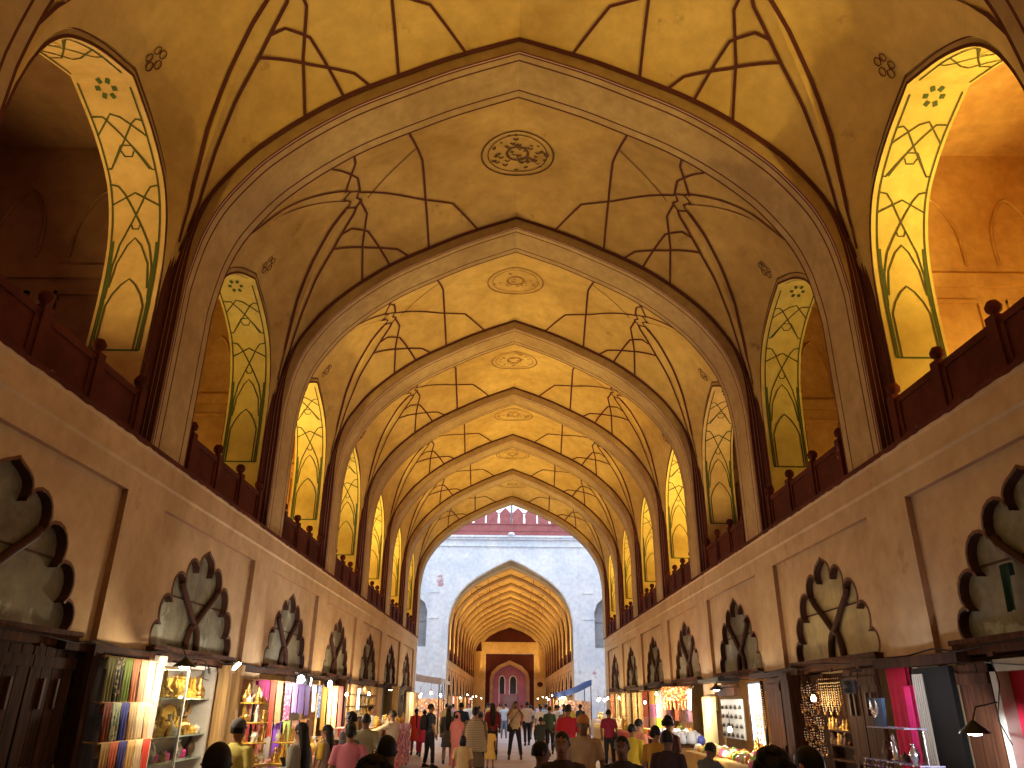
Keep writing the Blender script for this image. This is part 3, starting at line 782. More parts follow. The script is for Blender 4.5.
ARMS = {  # elbow, wrist (right side, x>0; forward is +y)
 'down': ((.235, -.02, 1.13), (.235, .06, .90)), 'bent': ((.24, -.03, 1.14), (.13, .20, 1.13)), 'up': ((.25, .16, 1.27), (.09, .20, 1.50)),
 'reach': ((.25, .22, 1.28), (.24, .48, 1.22)), 'out': ((.38, .05, 1.22), (.55, .18, 1.10)), 'hip': ((.30, -.06, 1.15), (.18, .05, .99)), 'low': ((.22, .10, 1.12), (.12, .32, 1.00))}
def skeleton(arms, legs, w=1.0):
    sh = (.172*w, 0, 1.385)
    A_ = []
    for s, nm_ in ((1, arms[0]), (-1, arms[1])):
        e, wr = ARMS[nm_]; A_.append([Vector((s*sh[0], sh[1], sh[2])), Vector((s*e[0]*w, e[1], e[2])), Vector((s*wr[0]*w, wr[1], wr[2]))])
    st = {'stand': (0, 0), 'stride': (.20, -.18), 'open': (.05, -.03)}[legs]; sp = .03 if legs != 'open' else .10
    G = []
    for s, f in ((1, st[0]), (-1, st[1])):
        G.append([Vector((s*.088, 0, .90)), Vector((s*(.095+sp*.5), f*.55+.02, .50)), Vector((s*(.095+sp), f-.01, .085))])
    return A_, G
def hand(mb, wr, el, scale=1):
    d = (wr-el).normalized(); side = d.cross(Vector((0, 0, 1)))
    if side.length < .2: side = Vector((0, 1, 0))
    side.normalize(); nrm = d.cross(side)
    palm = wr+d*.085
    ctube(mb, [wr-d*.03, wr+d*.02, wr+d*.06, palm], [.026, .03, .036, .033], 8)
    for k, (o, l) in enumerate(((-.027, .062), (-.009, .075), (.010, .070), (.028, .055))):
        b = palm+side*o-d*.012; m = b+d*l*.55+nrm*.006; e = m+d*l*.4+nrm*.022
        ctube(mb, [b, m, e], [.0105, .0095, .007], 6)
    b = wr+d*.035+side*-.028; ctube(mb, [b, b+d*.03-side*.022, b+d*.06-side*.026+nrm*.012], [.012, .011, .008], 6)
HC = Vector((0, .015, 1.595))
BODY = {}
def body(arms, legs, w):
    k = (arms, legs, w)
    if k in BODY: return BODY[k]
    A_, G = skeleton(arms, legs, w); mb = MB()
    ering(mb, [(0, 0, .84, .10*w, .085), (0, 0, .90, .155*w, .105), (0, 0, .98, .15*w, .105), (0, 0, 1.08, .128*w, .092), (0, 0, 1.20, .145*w, .10), (0, 0, 1.31, .165*w, .108), (0, 0, 1.385, .15*w, .085), (0, 0, 1.43, .085, .065), (0, .0, 1.46, .058, .056), (0, .01, 1.53, .054, .056)])
    for a in A_:
        ctube(mb, [a[0]+Vector((-.04 if a[0].x > 0 else .04, 0, .01)), a[0], a[0].lerp(a[1], .5), a[1], a[1].lerp(a[2], .35), a[2]], [.05, .054, .046, .038, .038, .025])
        hand(mb, a[2], a[1])
    for g in G:
        ctube(mb, [g[0]+Vector((0, 0, .03)), g[0].lerp(g[1], .4), g[1], g[1].lerp(g[2], .3), g[2]], [.085, .078, .054, .055, .036])
        ctube(mb, [g[2]+Vector((0, -.05, -.045)), g[2]+Vector((0, .02, -.035)), g[2]+Vector((0, .12, -.055)), g[2]+Vector((0, .18, -.062))], [.034, .04, .034, .022])
    # head: skull, jaw, nose, ears
    ering(mb, [(0, .03, 1.485, .030, .035), (0, .025, 1.505, .050, .062), (0, .02, 1.545, .064, .082), (0, .015, 1.59, .071, .092), (0, .008, 1.63, .074, .096), (0, .002, 1.665, .068, .088), (0, 0, 1.69, .05, .066), (0, 0, 1.703, .022, .03)], 16)
    ctube(mb, [(0, .105, 1.61), (0, .118, 1.585), (0, .128, 1.567), (0, .10, 1.56)], [.010, .012, .016, .012], 8)
    for s in (-1, 1): ctube(mb, [(s*.072, 0, 1.615), (s*.082, -.004, 1.595), (s*.075, .004, 1.57)], [.014, .018, .010], 8)
    me = remeshed(mb, 'body', .0155, SKIN[0], 1)
    # face marks joined in
    e = MB(); e.v = [tuple(v.co) for v in me.vertices]; e.f = [tuple(p.vertices) for p in me.polygons]; e.m = [0]*len(e.f); e.sm = [True]*len(e.f)
    for s in (-1, 1):
        def disc(c, r1, r2, m):
            n = 8; i = len(e.v); e.v.append((c[0], c[1]+.006, c[2])); e.v.extend([(c[0]+r1*math.cos(q*2*PI/n), c[1], c[2]+r2*math.sin(q*2*PI/n)) for q in range(n)])
            for q in range(n): e.f.append((i, i+1+(q+1) % n, i+1+q)); e.m.append(m); e.sm.append(True)
        disc((s*.030, .101, 1.602), .0145, .0075, 1); disc((s*.030, .106, 1.602), .007, .007, 2)
        e.tube([(s*.014, .109, 1.620), (s*.032, .107, 1.626), (s*.048, .095, 1.618)], .0042, 5, 2)
    e.tube([(-.024, .098, 1.530), (0, .108, 1.533), (.024, .098, 1.530)], [.004, .008, .004], 6, 3)
    out = e.mesh('body', [SKIN[0], EYEW, EYED, LIPM]); bpy.data.meshes.remove(me)
    BODY[k] = (out, A_, G); return BODY[k]
GARM = {}
def garment(kind, arms, legs, w):
    k = (kind, arms, legs, w)
    if k in GARM: return GARM[k]
    A_, G = skeleton(arms, legs, w); mb = MB(); vox = .02
    def torso(z0, infl=.018, flare=0):
        S_ = []
        if z0 < .8:
            for z in [z0+(.86-z0)*t/4 for t in range(4)]:
                q = (.86-z)/(.86-z0); S_.append((0, 0, z, .165*w+flare*q, .125+flare*q))
        else: S_.append((0, 0, z0, .165*w, .12))
        S_ += [(0, 0, .92, .172*w, .125), (0, 0, 1.08, .148*w+infl*.3, .112), (0, 0, 1.22, .162*w, .120), (0, 0, 1.32, .18*w, .124), (0, 0, 1.40, .158*w, .10), (0, 0, 1.44, .095, .078), (0, 0, 1.462, .07, .068)]
        ering(mb, S_)
    def sleeves(l):
        for a in A_:
            P = [a[0]+Vector((-.05 if a[0].x > 0 else .05, 0, .0)), a[0], a[0].lerp(a[1], .6), a[1].lerp(a[0], .12)]; R_ = [.06, .068, .062, .06]
            if l: P[-1] = a[1]; R_[-1] = .052; P += [a[2].lerp(a[1], .08)]; R_ += [.038]
            ctube(mb, P, R_)
    def tucked(infl=.016, bottom=.12):
        ering(mb, [(0, 0, .83, .12, .10), (0, 0, .88, .168*w, .122), (0, 0, .98, .162*w, .118), (0, 0, 1.0, .158*w, .115)])
        for g in G:
            ctube(mb, [g[0]+Vector((0, 0, .02)), g[0].lerp(g[1], .4), g[1], g[1].lerp(g[2], .5), Vector((g[2].x, g[2].y, bottom))], [.095, .09, .07, .064, .058])
    if kind == 'shirt': torso(.86); sleeves(False)
    elif kind == 'long_shirt': torso(.84); sleeves(True)
    elif kind == 'kurta': torso(.50, flare=.07); sleeves(True)
    elif kind == 'dress': torso(.42, flare=.12); sleeves(False)
    elif kind == 'sari': torso(.09, flare=.10); sleeves(False)
    elif kind == 'trousers': tucked()
    elif kind == 'shorts': tucked(bottom=.12)
    elif kind == 'shawl':
        ering(mb, [(0, -.01, .80, .25, .17), (0, -.01, .95, .27, .18), (0, 0, 1.15, .25, .165), (0, 0, 1.30, .235, .15), (0, 0, 1.40, .19, .125), (0, 0, 1.45, .10, .09), (0, 0, 1.47, .07, .07)])
    elif kind == 'head_drape':
        ering(mb, [(0, -.06, .45, .15, .06), (0, -.07, .80, .19, .07), (0, -.06, 1.10, .20, .09), (0, -.04, 1.30, .20, .11), (0, -.02, 1.42, .15, .11), (0, -.012, 1.52, .095, .105), (0, -.015, 1.63, .09, .102), (0, -.015, 1.69, .07, .085), (0, -.01, 1.725, .03, .04)])
    elif kind == 'backpack':
        ering(mb, [(0, -.20, 1.00, .12, .07), (0, -.21, 1.05, .15, .095), (0, -.21, 1.25, .15, .10), (0, -.20, 1.38, .12, .08), (0, -.19, 1.41, .07, .05)])
        for s in (-1, 1): ctube(mb, [(s*.10, -.15, 1.38), (s*.11, -.02, 1.46), (s*.12, .11, 1.36), (s*.14, .10, 1.15), (s*.15, -.12, 1.05)], [.018]*5, 6)
    elif kind == 'shoulder_bag':
        ering(mb, [(.20, .02, .80, .05, .10), (.21, .02, .84, .055, .13), (.21, .02, 1.0, .05, .13), (.20, .02, 1.03, .03, .11)])
        ctube(mb, [(.20, -.08, 1.0), (.13, -.13, 1.2), (-.08, -.10, 1.40), (-.13, .01, 1.47), (-.08, .11, 1.38), (.10, .14, 1.15), (.20, .10, 1.0)], [.014]*7, 6)
    r = remeshed(mb, kind, vox if kind not in ('backpack', 'shoulder_bag') else .012, CLOTHDEF, 2); GARM[k] = r; return r
CLOTHDEF = plain('cloth_default', (.3, .3, .3))
HAIRS = {}
def hair(kind):
    if kind in HAIRS: return HAIRS[kind]
    mb = MB()
    # cap of hair: sphere rows, cut back from the face
    rows = []; n = 20
    for i in range(9):
        th = i/8*PI*.62
        row = []
        for q in range(n+1):
            ph = q*2*PI/n; x, y = math.cos(ph), math.sin(ph)
            lim = 1.0 if y < .3 else (.60 if y > .75 else lerp(1, .60, (y-.3)/.45))
            t = th*lim; f = 1.0+.035*math.sin(q*2.3+i*1.7)
            row.append((x*math.sin(t)*.084*f, -.004+y*math.sin(t)*.106*f, 1.607+math.cos(t)*.110*(1.02 if kind != 'curly' else 1.1)))
        rows.append(row)
    mb.grid(rows, 0, True)
    if kind == 'long':
        ering(mb, [(0, -.10, 1.00, .05, .02), (0, -.12, 1.12, .085, .035), (0, -.115, 1.30, .10, .045), (0, -.08, 1.45, .10, .055), (0, -.05, 1.56, .09, .06), (0, -.03, 1.64, .075, .06)])
    elif kind == 'bun':
        ering(mb, [(0, -.12, 1.53, .02, .02), (0, -.125, 1.55, .05, .04), (0, -.13, 1.59, .058, .046), (0, -.12, 1.63, .04, .035), (0, -.115, 1.645, .01, .01)])
    elif kind == 'plait':
        ctube(mb, [(0, -.09, 1.56), (0, -.12, 1.45), (0, -.125, 1.3), (0, -.125, 1.12), (0, -.12, .98)], [.045, .034, .03, .026, .01])
    elif kind == 'bob':
        ering(mb, [(0, -.04, 1.47, .075, .06), (0, -.04, 1.52, .095, .085), (0, -.03, 1.60, .092, .085), (0, -.01, 1.66, .07, .07)])
    elif kind == 'curly':
        rnd = random.Random(5)
        for k in range(46):
            a = rnd.random()*2*PI; t = rnd.uniform(.05, PI*.56)
            if math.sin(a) > .5 and t > 1.0: continue
            c = Vector((math.cos(a)*math.sin(t)*.085, -.004+math.sin(a)*math.sin(t)*.104, 1.607+math.cos(t)*.115))
            mb.lathe(c, [(0, -.03), (.022, -.018), (.03, 0), (.022, .018), (0, .03)], 6)
    r = mb.mesh('hair', [HAIRM]); HAIRS[kind] = r; return r
SM = {}
def shoe_mesh():
    if 's' not in SM:
        mb = MB(); ering(mb, [(0, .055, -.088, .042, .135), (0, .055, -.06, .046, .138), (0, .045, -.035, .042, .115), (0, -.01, 0, .042, .065), (0, -.015, .02, .040, .055)], 12); SM['s'] = mb.mesh('shoe', [SHOEM])
    return SM['s']
CAPM = {}
def cap_mesh():
    if 'c' not in CAPM:
        mb = MB()
        mb.grid([[(math.cos(q*PI/8)*r, -.004+math.sin(q*PI/8)*r*1.2, z) for q in range(17)] for r, z in ((.092, 1.635), (.09, 1.67), (.072, 1.71), (.04, 1.735), (.001, 1.742))], 0)
        mb.grid([[(math.cos(a)*.09, .0+math.sin(a)*.105, 1.638) for a in [k*PI/8 for k in range(1, 8)]], [(math.cos(a)*.085, .075+math.sin(a)*.115, 1.622) for a in [k*PI/8 for k in range(1, 8)]]], 0)
        CAPM['c'] = mb.mesh('cap', [CLOTHDEF])
    return CAPM['c']
def setmat(o, m, i=0):
    o.material_slots[i].link = 'OBJECT'; o.material_slots[i].material = m
def person(x, y, h, face, top, tcol, bot, bcol, label, hairk='short', skin=0, arms=('down', 'down'), legs='stand', w=1.0, extra=(), tpat=None, z=FZ, tilt=0, group=None):
    """face: heading in degrees, 0 looks away from the camera (+Y), positive turns left"""
    t = tag(empty('person', (x, y, z), math.radians(face)), label, 'person', group)
    if tilt: t.rotation_euler[0] = math.radians(tilt)
    s = h/1.72; t.scale = (s, s, s)
    me, A_, G = body(arms, legs, w)
    b = link('body', me, t); setmat(b, SKIN[skin])
    if hairk != 'none': link('hair', hair('short' if hairk == 'man' else hairk), t)
    o = link(top if top != 'long_shirt' else 'shirt', garment(top, arms, legs, w), t); setmat(o, cloth(tcol, tpat))
    if bot: o = link('trousers', garment(bot, ('down', 'down'), legs, w), t); setmat(o, cloth(bcol))
    if top != 'sari' :
        for g in G: link('shoe', shoe_mesh(), t, (g[2].x, g[2].y, .088))
    for e in extra:
        kind, col = e[0], e[1]
        if kind == 'cap': o = link('cap', cap_mesh(), t); setmat(o, cloth(col))
        else:
            o = link(kind, garment(kind, ('down', 'down') , 'stand', 1.0), t); setmat(o, cloth(col, e[2] if len(e) > 2 else None))
            if kind in ('backpack', 'shoulder_bag'): pass
    return t
BLK = (.025, .025, .03); NAVY = (.03, .04, .10); BEI = (.48, .36, .22); WHI = (.68, .68, .72)
def P(*a, **k): return person(*a, **k)
# nearest heads along the foot of the picture
P(-1.66, 4.6, 1.57, 10, 'shirt', BLK, 'trousers', BLK, 'person with short black hair seen from behind, beside the glass cabinet at the lower left', skin=2)
P(-.61, 3.4, 1.56, 0, 'shirt', (.03, .03, .035), 'trousers', BLK, 'person in black, nearest head at the bottom edge left of the aisle', 'curly', 2)
P(-.94, 6.0, 1.56, 0, 'shirt', (.05, .04, .05), 'trousers', BLK, 'dark-haired person just behind the nearest head left of the aisle', skin=2)
P(1.04, 3.5, 1.60, 0, 'shirt', BLK, 'trousers', BLK, 'curly black-haired person nearest the camera at the lower right', 'curly', 2, w=1.1)
P(1.73, 5.0, 1.56, 35, 'shirt', (.05, .03, .03), 'trousers', BLK, 'dark-haired person looking left, below the necklace display on the right', 'short', 1)
P(.42, 7.5, 1.55, 172, 'shirt', (.07, .05, .05), 'trousers', BLK, 'man with short dark hair facing the camera low in the aisle', 'short', 0)
P(.24, 7.9, 1.45, -70, 'shirt', (.04, .12, .11), 'trousers', BLK, 'boy in a teal shirt turned right beside the man facing the camera', 'short', 2)
P(.93, 11, 1.63, 178, 'shirt', (.50, .36, .22), 'trousers', (.2, .16, .12), 'man in a tan polo shirt and an orange cap facing the camera', 'short', 2, extra=[('cap', (.50, .22, .07))], w=1.08)
P(1.31, 19, 1.76, -10, 'shirt', (.38, .02, .03), 'trousers', BLK, 'man in a bright red shirt walking away behind the man in the cap', 'short', 2, w=1.1)
P(.90, 24.7, 1.40, -25, 'long_shirt', (.04, .045, .045), 'trousers', (.24, .17, .12), 'boy in a dark shirt and brown trousers holding one arm out', 'short', 2, arms=('reach', 'down'))
P(.78, 37.8, 1.84, 12, 'shirt', (.66, .56, .50), 'trousers', BLK, 'tall man in a cream T-shirt and black trousers walking away up the aisle', 'short', 2, legs='stride')
P(.16, 28.6, 1.84, 180, 'shirt', (.52, .40, .27), 'trousers', (.03, .03, .05), 'man in a tan T-shirt with a crossbody bag raising both hands to his face mid-aisle', 'short', 2, arms=('up', 'up'), legs='open', extra=[('shoulder_bag', (.04, .03, .03))])
P(-.33, 45, 1.70, 180, 'shirt', (.50, .62, .75), 'trousers', (.18, .24, .32), 'person in a pale blue T-shirt in the middle of the aisle', 'short', 0, arms=('hip', 'down'))
P(-.59, 24.2, 1.12, -5, 'dress', (.62, .42, .12), None, None, 'little girl in a yellow dress walking away along the aisle', 'bob', 0)
P(-.90, 15.3, 1.22, 0, 'dress', (.58, .40, .18), None, None, 'girl in a brown and yellow dress with black hair, nearest child in the aisle', 'bob', 0)
P(-1.58, 24.4, 1.50, -15, 'sari', (.55, .18, .18), None, None, 'woman in a pink sari draped over her head', 'bun', 0, extra=[('head_drape', (.60, .22, .22))])
P(-.80, 18.2, 1.70, -5, 'kurta', (.12, .08, .05), 'trousers', BLK, 'woman wrapped in a striped brown shawl with her hair in a bun', 'bun', 0, extra=[('shawl', (.36, .26, .14), 'stripe')])
P(-.62, 28.5, 1.78, 0, 'long_shirt', (.16, .02, .03), 'trousers', BLK, 'person in a dark maroon shirt behind the girl in yellow', 'long', 2)
P(-.92, 24.6, 1.50, 10, 'shirt', (.52, .33, .06), 'trousers', BLK, 'person in a mustard shirt behind the woman in the striped shawl', 'short', 2)
P(-2.42, 24.7, 1.74, -60, 'shirt', (.035, .045, .07), 'trousers', (.02, .02, .03), 'man in a dark T-shirt with a black backpack turned towards the right', 'short', 0, extra=[('backpack', (.02, .02, .025))], legs='open')
P(-3.5, 30.5, 1.56, 20, 'kurta', (.58, .06, .05), 'trousers', (.35, .03, .05), 'woman in a red kurta by the left stalls behind the backpack man', 'plait', 0)
P(-3.1, 29.6, 1.52, 10, 'kurta', (.60, .06, .16), 'trousers', (.4, .03, .1), 'woman in a pinkish red kurta next to the woman in red', 'bun', 0)
P(-2.0, 26.4, 1.62, 5, 'kurta', (.07, .07, .08), 'trousers', (.3, .2, .15), 'woman with long black hair in a dark kurta beside the pink sari', 'long', 0)
P(-1.75, 29, 1.78, 0, 'shirt', (.03, .04, .09), 'trousers', BLK, 'man in a navy shirt standing behind the pink sari', 'short', 2, w=1.08)
P(-2.75, 19, 1.60, 70, 'long_shirt', (.46, .38, .26), 'trousers', (.03, .03, .03), 'man in a beige shirt and black trousers stretching an arm over the left counter', 'short', 2, arms=('down', 'reach'), w=1.05)
P(-4.08, 23.9, 1.66, -120, 'shirt', (.85, .85, .82), 'trousers', BLK, 'shopkeeper with a moustache in a white shirt behind the left counter', 'short', 0, arms=('low', 'low'))
P(-2.16, 11, 1.50, 8, 'shirt', (.62, .20, .28), 'trousers', (.05, .04, .06), 'woman in a pink top with black hair seen from behind on the left', 'bun', 0, w=1.1)
P(-2.75, 14.0, 1.60, 60, 'shirt', (.14, .12, .12), 'trousers', BLK, 'curly-haired man in front of the hanging shawls', 'curly', 1)
P(-2.42, 13.6, 1.60, 10, 'shirt', (.30, .27, .16), 'trousers', BLK, 'man in an olive shirt behind the woman in pink', 'short', 2)
P(-2.42, 12.3, 1.50, 65, 'shirt', (.10, .08, .08), 'trousers', BLK, 'dark-haired person between the woman in pink and the girl in yellow', 'short', 1)
P(-2.78, 12.4, 1.46, 75, 'shirt', (.65, .42, .05), 'trousers', BLK, 'girl in a yellow top with a brown shawl looking left', 'long', 1, extra=[('shawl', (.22, .16, .13))])
P(-2.62, 10.2, 1.54, 70, 'long_shirt', (.34, .34, .30), 'trousers', BLK, 'woman with very long black hair and a grey-green top holding a phone', 'long', 1, arms=('bent', 'bent'), extra=())
P(-3.17, 9.5, 1.57, -20, 'shirt', (.62, .55, .16), 'trousers', BLK, 'man in a pale yellow shirt with a grey cap by the glass cabinet', 'short', 0, extra=[('cap', (.10, .10, .11))], w=1.1, arms=('bent', 'down'))
P(3.0, 25.2, 1.62, -15, 'shirt', (.22, .02, .05), 'trousers', BLK, 'man in a dark maroon shirt with a shoulder bag at the right stalls', 'short', 2, extra=[('shoulder_bag', (.05, .04, .04))], w=1.05)
P(2.45, 15.9, 1.52, -60, 'shirt', (.70, .28, .18), 'trousers', BLK, 'boy in a salmon shirt looking at the right stalls', 'short', 1)
P(1.03, 8, 1.50, 165, 'shirt', (.03, .03, .04), 'trousers', BLK, 'man facing the camera in dark clothes, lower right of the aisle', 'short', 2, extra=[('shawl', (.05, .045, .05))])
P(1.95, 14.0, 1.50, -25, 'kurta', (.60, .46, .06), 'trousers', (.5, .38, .1), 'woman in a yellow kurta bending towards the right stalls', 'bun', 0, tilt=-12)
P(2.07, 12, 1.50, -35, 'sari', (.48, .26, .04), None, None, 'woman in a mustard sari looking at the right stalls', 'bun', 0)
P(2.50, 13.2, 1.60, -60, 'shirt', (.07, .03, .03), 'trousers', BLK, 'bearded man in dark clothes beside the woman in mustard', 'curly', 2)
P(1.83, 9.9, 1.50, -30, 'shirt', (.05, .03, .035), 'trousers', BLK, 'dark-haired person in black in front of the bearded man', 'short', 2)
P(2.25, 10.9, 1.40, -60, 'long_shirt', (.10, .11, .12), 'trousers', BLK, 'person in a grey shirt leaning over the right sales table', 'short', 2, arms=('reach', 'reach'), tilt=-20)
P(2.45, 27.6, 1.55, 0, 'shirt', (.60, .48, .20), 'trousers', BLK, 'person in a pale yellow shirt beside the maroon-shirted man', 'short', 0)
P(2.6, 36, 1.76, 10, 'shirt', (.55, .46, .10), 'trousers', BLK, 'man in a yellow shirt near the end of the right stalls', 'short', 2)
# the crowd further up, towards and across the courtyard
rnd = random.Random(21)
crowd = [(-3.0, 41, 'grey kurta', (.28, .27, .26)), (-2.3, 44, 'white kurta', (.7, .68, .66)), (-1.6, 42, 'dark blue shirt', (.05, .07, .16)), (-2.8, 36, 'khaki shirt', (.36, .30, .18)),
 (-1.2, 47, 'ochre shirt', (.55, .33, .10)), (-.9, 39, 'orange kurta', (.60, .28, .06)), (.2, 52, 'dark red shirt', (.3, .04, .04)), (1.1, 44, 'grey shirt', (.4, .4, .42)),
 (1.35, 36.6, 'white shirt', (.72, .72, .74)), (1.75, 40, 'pale blue shirt', (.50, .62, .80)), (2.15, 38, 'white T-shirt', (.74, .76, .80)), (2.5, 42.5, 'striped white shirt', (.62, .64, .66)),
 (3.0, 45.5, 'light blue shirt', (.42, .52, .68)), (3.3, 38.5, 'black shirt', (.05, .05, .06)), (1.5, 31.5, 'dark green shirt', (.05, .08, .06)), (2.2, 33.5, 'brown shirt', (.2, .12, .08)),
 (-3.3, 47.5, 'pink shirt', (.6, .3, .3)), (-.3, 60, 'cream shirt', (.6, .55, .45)), (.9, 62, 'brick red kurta', (.45, .12, .08)), (-1.6, 58, 'navy shirt', (.04, .05, .12)), (2.0, 55, 'lilac shirt', (.45, .4, .55)), (-2.6, 53, 'beige kurta', (.5, .42, .3)), (2.2, 52, 'teal shirt', (.08, .25, .25)), (.5, 70, 'grey kurta', (.3, .3, .3)), (-.9, 73, 'white shirt', (.7, .7, .7)), (1.6, 75, 'blue shirt', (.1, .15, .35))]
used = set()
for x, y, what, col in crowd:
    kur = 'kurta' in what; adj = '' if what not in used else ''
    where = 'near the first hall end' if y < 40 else ('crossing the court' if y < 56 else 'in the second hall')
    side = 'left of the aisle' if x < -.5 else ('right of the aisle' if x > .9 else 'in mid aisle')
    used.add(what)
    P(x, y, rnd.uniform(1.62, 1.76), rnd.choice([0, 10, -15, 170, 30, -40]), 'kurta' if kur else 'shirt', col, 'trousers', rnd.choice([BLK, NAVY, (.12, .1, .09)]), 'person in a %s %s, %s' % (what, where, side), rnd.choice(['short', 'short', 'bun']) if kur else 'short', rnd.choice([0, 2]), legs=rnd.choice(['stand', 'stride']))
# phone in the long-haired woman's hand
ph = MB(); ph.box(-.035, -.005, -.07, .035, .005, .07, 0); ph.box(-.031, -.0058, -.062, .031, -.005, .062, 1)
PHS = plain('phone_screen', (.35, .45, .9), emit=1.2); po = link('mobile_phone', ph.mesh('mobile_phone', [SHOEM, PHS]), None, (-2.80, 10.24, 1.20)); po.rotation_euler = (.6, 0, math.radians(60+180)); tag(po, 'lit mobile phone held by the woman with very long black hair', 'phone')
# ------------------------------------------------------------------ shops
METAL = plain('black_metal', (.02, .02, .022), rough=.4, metal=.3)
GOLDM = plain('brass', (.85, .50, .14), rough=.28, metal=.85, var=.25, scale=25)
GOLDP = plain('gilt_paint', (.85, .48, .08), rough=.4, var=.3, scale=20)
SILV = plain('silver', (.75, .75, .8), rough=.25, metal=.9)
IVORY = plain('ivory', (.82, .76, .62), rough=.4); DKB = plain('dark_bronze', (.16, .09, .05), rough=.35, metal=.5)
CREAMT = wood('pale_timber', (.42, .25, .10), (.66, .44, .20), rough=.5)
WPOST = plain('white_post_paint', (.62, .58, .52), rough=.5)
GLASS = None
m, nt, b = nm('shop_glass'); b.inputs['Transmission Weight'].default_value = 1; b.inputs['Roughness'].default_value = .02; b.inputs['IOR'].default_value = 1.15; b.inputs['Base Color'].default_value = (.92, .97, .95, 1); GLASS = m
BULB = plain('lit_white_bulb', (1, .96, .9), emit=26, ecol=(1, .93, .82)); BULBW = plain('lit_warm_bulb', (1, .8, .5), emit=22, ecol=(1, .72, .38)); BULBC = plain('lit_cool_bulb', (.9, .95, 1), emit=22, ecol=(.86, .92, 1))
RED = plain('red_velvet', (.42, .015, .04), rough=.8)
def side(sd): return math.radians(90) if sd < 0 else math.radians(-90)   # local front (-y) faces the aisle
def at(sd, y, out, z): return (sd*(A-out), y, z)
def bulb_lamp(name, loc, label, kind='bulb', energy=60, col=(1, .85, .6), mat=None, rz=0, group=None, big=1.0):
    t = tag(empty(name, loc, rz), label, 'lamp', group)
    if kind == 'bulb':
        mb = MB(); mb.lathe((0, 0, 0), [(0, -.05), (.025, -.042), (.035, -.02), (.03, .005), (.015, .03), (.012, .04)], 10); link('bulb', mb.mesh('bulb', [mat or BULB]), t)
        mb = MB(); mb.lathe((0, 0, 0), [(.017, .035), (.017, .08), (.004, .085)], 8); mb.tube([(0, 0, .08), (0, .01, .25)], .004, 5); link('cord', mb.mesh('cord', [METAL]), t)
    elif kind == 'shade':
        mb = MB(); mb.lathe((0, 0, 0), [(0, -.03), (.05, -.022), (.06, 0), (.03, .01)], 12); link('bulb', mb.mesh('bulb', [mat or BULB]), t)
        mb = MB(); mb.lathe((0, 0, 0), [(.13, -.01), (.12, .01), (.05, .06), (.02, .09), (0, .10)], 14); mb.tube([(0, 0, .09), (0, .05, .2), (0, .25, .24)], .008, 6); link('lamp_shade', mb.mesh('lamp_shade', [METAL]), t)
    elif kind == 'flood':
        mb = MB(); mb.hexa([(-.13, 0, -.10), (.13, 0, -.10), (.10, .09, -.07), (-.10, .09, -.07), (-.13, 0, .10), (.13, 0, .10), (.10, .09, .07), (-.10, .09, .07)]); mb.tube([(-.14, .03, 0), (-.15, .06, .14), (.15, .06, .14), (.14, .03, 0)], .010, 6); mb.tube([(0, .06, .14), (0, .12, .22), (0, .32, .23)], .010, 6)
        for k in range(5): mb.box(-.09+k*.04, .085, -.06, -.08+k*.04, .115, .06)
        link('housing', mb.mesh('housing', [METAL]), t)
        mb = MB(); mb.grid([[(math.cos(q*PI/8)*r*1.15, y_, math.sin(q*PI/8)*r) for q in range(17)] for r, y_ in ((.09, 0), (.085, -.012), (.001, -.02))], 0); link('lens', mb.mesh('lens', [mat or METAL]), t); t.scale = (.75, .75, .75)
    elif kind == 'tube':
        mb = MB(); mb.tube([(0, 0, -.3*big), (0, 0, .3*big)], .018, 8); link('tube', mb.mesh('tube', [mat or BULBC]), t)
        mb = MB(); mb.box(-.03, .02, -.33*big, .03, .05, .33*big); mb.tube([(0, .03, .33*big), (0, .1, .4*big)], .006, 5); link('fitting', mb.mesh('fitting', [WPOST]), t)
    energy *= .98
    if energy:
        d = Matrix.Rotation(rz, 3, 'Z') @ Vector((0, -.12, -.12))
        l = light('POINT', (loc[0]+d.x, loc[1]+d.y, loc[2]+d.z), energy, col, .06, 'light'); l.name = 'shop_light'
    return t
# --- scarf / shawl hanging over a rod (local: rod along x, hangs in -z, front is -y)
SCM = {}
def scarf_mesh(w, h, seed, folds=5):
    k = (round(w, 2), round(h, 2), seed % 5)
    if k in SCM: return SCM[k]
    rnd = random.Random(seed % 5); mb = MB(); nx, nz = 14, 8; rows = []
    ph = rnd.random()*6
    for j in range(nz+1):
        t = j/nz; rows.append([((i/nx-.5)*w*(1-.10*math.sin(t*2)), -.022-.016*t*math.sin(i/nx*PI*folds+ph+t)-.01*t, -h*t-(.012*math.sin(i/nx*7+ph) if j == nz else 0)) for i in range(nx+1)])
    back = [[(x, .02+.0*y, max(z, -h*.5)) for x, y, z in rows[2]], [(x, .02, -.0) for x, y, z in rows[0]], [(x, 0, .012) for x, y, z in rows[0]]]
    mb.grid(back+rows, 0, True); me = mb.mesh('scarf', [CLOTHDEF]); SCM[k] = me; return me
def hang(name, sd, y, out, z, w, h, col, label, cat='scarf', group=None, pat=None, seed=0, folds=5):
    o = link(name, scarf_mesh(w, h, seed, folds), None, at(sd, y, out, z), side(sd)); setmat(o, cloth(col, pat)); tag(o, label, cat, group); return o
